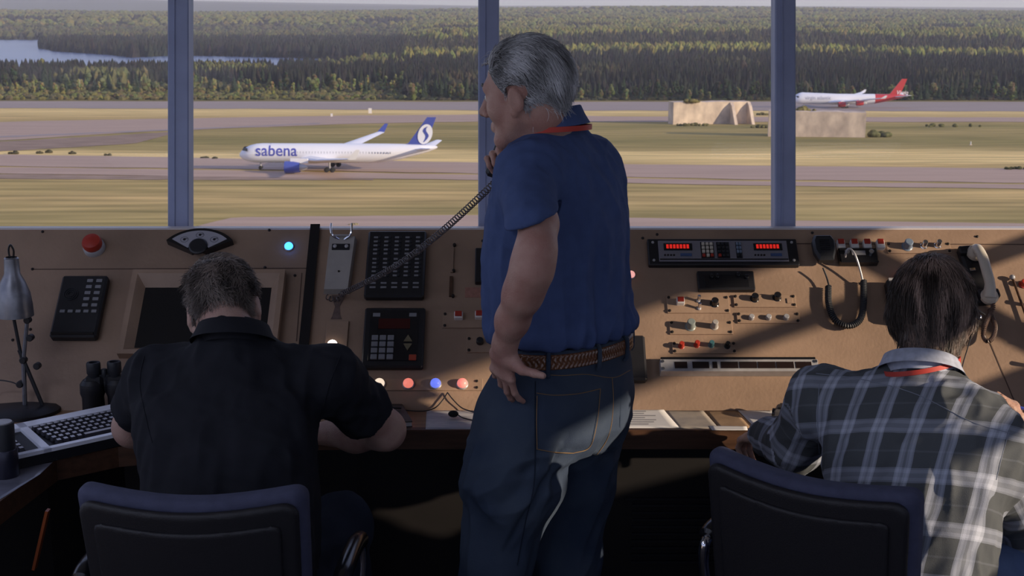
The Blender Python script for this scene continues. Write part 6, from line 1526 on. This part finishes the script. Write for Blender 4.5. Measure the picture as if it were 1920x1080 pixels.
# ================================================================== the seated man in plaid
pR = person('person', 'brown-haired person in a grey-blue plaid shirt leaning over the desk at right', (.90, 2.65, 0))
sdR = Vector((.75, -.66, 0)).normalized(); fwR = Vector((.66, .75, 0)).normalized()
HR = frame(U(1746, 592, 2.90), -14, 22, -3)
hR = head_sdf(HR); fR = SDF(); fR.ops = list(hR.ops); neckR = U(1728, 712, 2.82); add_neck(fR, HR, neckR, sdR, .056)
aR0 = U(1535, 745, 2.93); aR1 = U(1860, 864, 2.68); bR0 = U(1492, 838, 3.02); bR1 = U(1940, 1020, 2.80); cR0 = U(1432, 812, 3.22); cR1 = U(1925, 815, 3.00)
fR.u(s_ecap(neckR - fwR * .02 + Vector((0, 0, -.15)), Vector((.90, 2.66, .70)), (.12, .07), (.12, .08), sdR), .05)
for s_, e_, w_ in ((aR0, bR0, cR0), (aR1, bR1, cR1)):
    fR.u(s_cone(s_, e_, .052, .042), .04); fR.u(s_cone(e_, w_, .042, .027), .03)
hand(fR, cR0, U(1402, 818, 3.30) - cR0, Vector((-.2, -.2, 1)), 1, curls=(30, 34, 38, 42), thumb=(35, 20))
tips = hand(fR, cR1, U(1898, 752, 3.02) - cR1, Vector((.75, -.2, .1)), -1, curls=(38, 44, 50, 56), thumb=(35, 30), size=.95)
P, Fc = sdf_mesh(fR, (.42, 2.40, .60), (1.40, 3.48, 1.42), .0040)
adopt(np_mesh('body', P, Fc, M_skinR), pR); eyes(HR, pR)
pc = U(1908, 768, 2.99); tag(MB().tube([pc + Vector((-.035, .02, .012)), pc + Vector((.06, -.01, -.008))], [.0035, .0042], mat('blue_pen', (.05, .08, .45), .3), seg=10).build('pen'), 'blue pen in the raised hand at the right edge', 'pen')
plm = bpy.data.materials.new('plaid_cotton'); plm.use_nodes = True; nt = plm.node_tree; n = nt.nodes; l = nt.links; b = n['Principled BSDF']; b.inputs['Roughness'].default_value = .85; b.inputs['Specular IOR Level'].default_value = .2
at_ = n.new('ShaderNodeAttribute'); at_.attribute_name = 'plaid'; se = n.new('ShaderNodeSeparateXYZ'); l.new(at_.outputs['Vector'], se.inputs[0])
def M2(op, a, b_=None, c_=None):
    m = n.new('ShaderNodeMath'); m.operation = op
    for i, q in enumerate((a, b_, c_)):
        if q is None: continue
        if isinstance(q, (int, float)): m.inputs[i].default_value = q
        else: l.new(q, m.inputs[i])
    return m.outputs[0]
def bands(co, per, specs):
    f_ = M2('FRACT', M2('DIVIDE', M2('ADD', co, 10.0), per)); out = None
    for c0, w_, amp in specs:
        d_ = M2('ABSOLUTE', M2('SUBTRACT', f_, c0)); k_ = M2('MULTIPLY', M2('LESS_THAN', d_, w_), amp); out = k_ if out is None else M2('ADD', out, k_)
    return out
su = bands(se.outputs['X'], .080, ((.5, .19, .46), (.38, .03, .18), (.62, .03, .18), (.5, .03, -.22))); sv = bands(se.outputs['Y'], .110, ((.5, .15, .33), (.42, .035, .16), (.58, .035, .16), (.98, .02, .08)))
sm = M2('ADD', su, sv); r = n.new('ShaderNodeValToRGB'); l.new(M2('DIVIDE', sm, 1.3), r.inputs[0]); e = r.color_ramp.elements
e[0].position = 0; e[0].color = (.085, .092, .100, 1); e[1].position = 1; e[1].color = (.54, .57, .68, 1); k = e.new(.42); k.color = (.26, .28, .34, 1)
l.new(r.outputs[0], b.inputs['Base Color']); tc = n.new('ShaderNodeTexCoord'); z = n.new('ShaderNodeTexNoise'); z.inputs['Scale'].default_value = 700; l.new(tc.outputs['Object'], z.inputs[0]); bp = n.new('ShaderNodeBump'); bp.inputs['Strength'].default_value = .2; bp.inputs['Distance'].default_value = .01; l.new(z.outputs['Fac'], bp.inputs['Height']); l.new(bp.outputs[0], b.inputs['Normal'])
o0 = Vector((.865, 2.575, .60)); o1 = U(1722, 730, 2.80); up_ = (o1 - o0).normalized(); xd_ = (sdR - up_ * sdR.dot(up_)).normalized(); yd_ = up_.cross(xd_); FR_ = Matrix.Translation(o0) @ Matrix((xd_, yd_, up_)).transposed().to_4x4(); LR = (o1 - o0).length
tabR = [(-.08, 0, 0, .165, .125), (0, 0, 0, .165, .125), (.12, 0, .0, .170, .125), (LR - .22, 0, .0, .195, .125), (LR - .12, 0, 0, .215, .115), (LR - .06, 0, 0, .215, .100), (LR - .015, 0, .0, .165, .080), (LR + .015, 0, .0, .10, .068), (LR + .04, 0, .0, .066, .060)]
shr = SDF().u(s_loft(FR_, tabR, 2.4))
for s_, e_, w_ in ((aR0, bR0, cR0), (aR1, bR1, cR1)):
    shr.u(s_cone(s_ + Vector((0, 0, .0)), neckR + Vector((0, 0, -.055)), .060, .075), .07); shr.u(s_cone(s_, e_, .062, .060), .05); shr.u(s_cone(e_, w_, .060, .044), .03); q = (w_ - e_).normalized(); shr.sub((lambda w_, q: lambda P: np.maximum(s_cone(w_ - q * .05, w_ + q * .12, .08, .09)(P), -((P - A3(w_ - q * .015)) @ A3(q))))(w_, q), .003)
def foldR(P, Nn):
    return cloth_disp((.1, .2, 1), .009, 20, .3, 51)(P, Nn) * .8 + cloth_disp((-.6, .3, -.8), .008, 24, .35, 55)(P, Nn) * .9
P, Fc = sdf_mesh(shr, (.40, 2.35, .48), (1.42, 3.40, 1.22), .0050, foldR)
Mi = np.array(FR_.inverted()); q = P @ Mi[:3, :3].T + Mi[:3, 3]; uv = np.stack([q[:, 0] - .20 * q[:, 2], q[:, 2], 0 * q[:, 0]], 1)
for s_, e_, w_ in ((aR0, bR0, cR0), (aR1, bR1, cR1)):
    for a, b_, r_ in ((s_, e_, .072), (e_, w_, .066)):
        a3, b3 = A3(a), A3(b_); ab = b3 - a3; t = ((P - a3) @ ab) / (ab @ ab); d = np.linalg.norm(P - a3 - np.clip(t, 0, 1)[:, None] * ab, axis=1); sel = (d < r_ * 1.12) & (t > .12 if a is s_ else t > -.1)
        ax = ab / np.linalg.norm(ab); ref = A3(FR_.to_3x3() @ Vector((0, -1, 0))); ref = ref - ax * (ref @ ax); ref /= np.linalg.norm(ref); o3 = np.cross(ax, ref); rel = P - a3
        ang = np.arctan2(rel @ o3, rel @ ref) * .062; al = (rel @ ax); uv[sel, 0] = ang[sel]; uv[sel, 1] = -al[sel] + (.0 if a is s_ else -np.linalg.norm(A3(e_) - A3(s_)))
shirtR = adopt(np_mesh('shirt', P, Fc, plm, None, uv, 'plaid'), pR); shirtR['label'] = 'grey-blue plaid long-sleeved shirt'
bvR = bvh_of(shirtR)
M_seamg = mat('gray_seam_thread', (.22, .24, .30), .85)
M_coll = mat('pale_collar_cotton', (.42, .45, .56), .85, noise=.2, nscale=60)
seam([(1530, 700), (1620, 712), (1720, 740), (1820, 790), (1893, 812)], 'yoke_seam', r=.0010, m=M_seamg, t=pR, b_=bvR, off=.0006); seam([(1536, 720), (1533, 780), (1536, 850)], 'sleeve_seam', r=.0010, m=M_seamg, t=pR, b_=bvR, off=.0008); seam([(1893, 806), (1880, 850), (1868, 900)], 'sleeve_seam', r=.0010, m=M_seamg, t=pR, b_=bvR, off=.0008)
cR_ = U(1727, 706, 2.80); axR = (HR.translation - cR_ - fwR * .05).normalized()
adopt(collar(cR_, axR, fwR, .074, .082, .046, M_coll, gap=60, fold=.034, flare=.014).build('collar', smooth=60), pR)
rp = []
for i in range(41):
    a = math.radians(40 + 280 * i / 40); rp.append(cR_ + axR * .026 + fwR * math.cos(a) * .097 + (fwR.cross(axR)) * math.sin(a) * .089)
adopt(ribbon_ring(rp, .011, M_lany, axR, .003).build('lanyard', smooth=60), pR)
hRn = SDF(); hRn.ops = list(hR.ops); add_neck(hRn, HR, neckR, sdR, .056)
def inR_d(q):
    x, y, z = q[:, 0], q[:, 1], q[:, 2]; front = np.interp(y, [-.12, -.06, -.02, .01, .05, .07, .09], [-.120, -.115, -.060, -.01, .045, .075, .09]); return z - front - np.clip(np.abs(x) - .035, 0, 1) * 1.6 * (z < -.03)
def flowR(q, t):
    x, y, z = q[:, 0], q[:, 1], q[:, 2]; v = np.stack([x * 7 * np.clip((z + .02) / .1, 0, 1) - x * 9 * np.clip((.01 - z) / .05, 0, 1), -.5 * np.clip(z / .08, 0, 1) * np.sign(-y + .03), -.35 - 1.1 * np.clip((.14 - z) / .1, 0, 1)], 1); return v
def tintR(q, r):
    n = vnoise(q * np.array([70, 30, 12]), 12); g = .045 + .46 * np.clip(n * 2.0 - .75 + r.normal(0, .15, len(q)), 0, 1); return np.stack([g * 1.12, g * .80, g * .66], 1)
hairR = adopt(hair_cap('hair', hRn, HR, inR_d, lambda q: np.clip(.005 + .005 * np.clip((-.01 - q[:, 1]) / .06, 0, 1) * np.clip((.12 - q[:, 2]) / .1, 0, 1), 0, .022), (.04, .028, .022)), pR)
st_ = strands('hair_strands', hRn, HR, lambda q: inR_d(q) > .0, flowR, tintR, 11000, (.034, .060), .45, .006, .0010, seed=9, seg=8, wav=.22, tuck=.55); st_.parent = hairR; hairR['label'] = 'longer brown hair over the collar'
legs(pR, Vector((.90, 2.62, .57)), Vector((.96, 3.12, .60)), Vector((1.33, 2.98, .62)), Vector((.98, 3.16, .10)), Vector((1.38, 3.05, .10)), M_jeansb, sdR)
# headset lead down his neck
adopt(MB().tube(smooth_path([U(1822, 560, 2.93), U(1828, 600, 2.9), U(1818, 640, 2.84), U(1806, 680, 2.80), U(1799, 712, 2.76)], 24), .0014, M_rubber, seg=6).build('headset_lead'), pR)
adopt(MB().tube(smooth_path([U(1800, 500, 2.93), U(1818, 540, 2.93), U(1826, 575, 2.92), U(1846, 590, 2.95)], 24), .003, M_black, seg=6).build('headset_band'), pR)
# ------------------------------------------------------------------ office chairs
M_chf = mat('dark_navy_upholstery', (.065, .070, .125), .75, noise=.15, nscale=40, bump=.3, bscale=700, spec=.3)
M_shell = mat('black_shell', (.011, .010, .013), .55, bump=.15, bscale=400)
def office_chair(name, label, M):
    t = thing(name, label, 'office chair', M)
    Wd = .235; rec = math.radians(9)
    def curve(x): return .035 * (x / Wd) ** 2
    def pad(zlo, zhi, th, y0, m, nm, inset=0, rr=.03):
        f = lambda P: None
        def fn(P):
            x, y, z = P[:, 0], P[:, 1], P[:, 2]; yy = y - y0 - .035 * (x / Wd) ** 2 + (z - .45) * math.tan(rec); w = (Wd - inset) * (1 - .06 * (zhi - z) / .5); ztop = zhi - .012 * np.cos(x / Wd * 2.2)
            qx = np.abs(x) - (w - rr); qz = np.abs(z - (zlo + ztop) / 2) - ((ztop - zlo) / 2 - rr); q = np.sqrt(np.maximum(qx, 0) ** 2 + np.maximum(qz, 0) ** 2) - rr + np.minimum(np.maximum(qx, qz), 0); hy = th / 2; k = min(th * .48, .022); q2 = q + k; q3 = np.abs(yy) - hy + k
            return np.sqrt(np.maximum(q2, 0) ** 2 + np.maximum(q3, 0) ** 2) + np.minimum(np.maximum(q2, q3), 0) - k
        P, Fc = sdf_mesh(fn, (-.30, -.30, zlo - .05), (.30, .30, zhi + .05), .005); o = np_mesh(nm, P, Fc, m, t); return o
    pad(.50, .945, .060, .035, M_chf, 'backrest'); pad(.48, .925, .024, -.004, M_shell, 'back_shell', .012, .035); o = pad(.53, .885, .012, -.018, M_shell, 'back_panel', .045, .02)
    P, Fc = sdf_mesh(lambda P: (lambda q: np.sqrt(np.maximum(q[0], 0) ** 2 + np.maximum(q[1], 0) ** 2 + np.maximum(q[2], 0) ** 2) + np.minimum(np.maximum(np.maximum(q[0], q[1]), q[2]), 0) - .03)([np.abs(P[:, 0]) - .205, np.abs(P[:, 1] - .27) - .20, np.abs(P[:, 2] - .435) - .010]), (-.28, -.0, .36), (.28, .55, .52), .007)
    np_mesh('seat', P, Fc, M_chf, t)
    MB().tube(smooth_path([(0, -.0, .52), (0, -.01, .44), (0, .06, .39), (0, .20, .385)], 14), .022, M_black).build('back_bracket', t)
    MB().lathe([(.028, .10), (.028, .28), (.018, .285), (.018, .40)], M_chrome, Matrix.Translation((0, .26, 0)), seg=20).build('gas_column', t)
    for k in range(5):
        a = 2 * PI * k / 5 + .3; d = Vector((math.cos(a), math.sin(a), 0)); c = Vector((0, .26, 0)); l_ = MB().tube([c + Vector((0, 0, .13)), c + d * .15 + Vector((0, 0, .11)), c + d * .30 + Vector((0, 0, .075))], [.024, .02, .015], M_black).build('leg', t)
        MB().lathe([(.020, -.02), (.028, -.014), (.028, .014), (.020, .02)], M_black, Matrix.Translation(c + d * .30 + Vector((0, 0, .029))) @ Matrix.Rotation(PI / 2, 4, 'Y'), seg=18).build('caster', l_)
    for s in (-1, 1):
        pts = smooth_path([(s * .20, .20, .41), (s * .275, .16, .43), (s * .290, .10, .56), (s * .280, .06, .665), (s * .280, .10, .690), (s * .282, .28, .690), (s * .285, .33, .66), (s * .275, .33, .56), (s * .22, .33, .41)], 50)
        a_ = MB().tube(pts, .0125, M_chrome, seg=14).build('armrest', t)
        MB().tube(smooth_path([(s * .280, .07, .693), (s * .281, .12, .705), (s * .282, .25, .705), (s * .284, .33, .690)], 20), [.012] + [.021] * 19 + [.012], M_blackg, seg=14, flat=1).build('arm_pad', a_)
    return t
cL = (U(150, 940, 2.44) + U(572, 945, 2.44)) / 2
office_chair('office_chair', 'dark navy padded office chair behind the black-shirted man', Matrix.Translation((cL.x, 2.46, 0)) @ Matrix.Rotation(math.radians(-2), 4, 'Z'))
a = U(1345, 855, 2.72); b_ = U(1668, 925, 2.49); c_ = (a + b_) / 2; ang = math.atan2(b_.y - a.y, b_.x - a.x)
office_chair('office_chair', 'dark navy padded office chair turned behind the plaid-shirted man', Matrix.Translation((c_.x + .018, c_.y - .045, 0)) @ Matrix.Rotation(ang, 4, 'Z'))
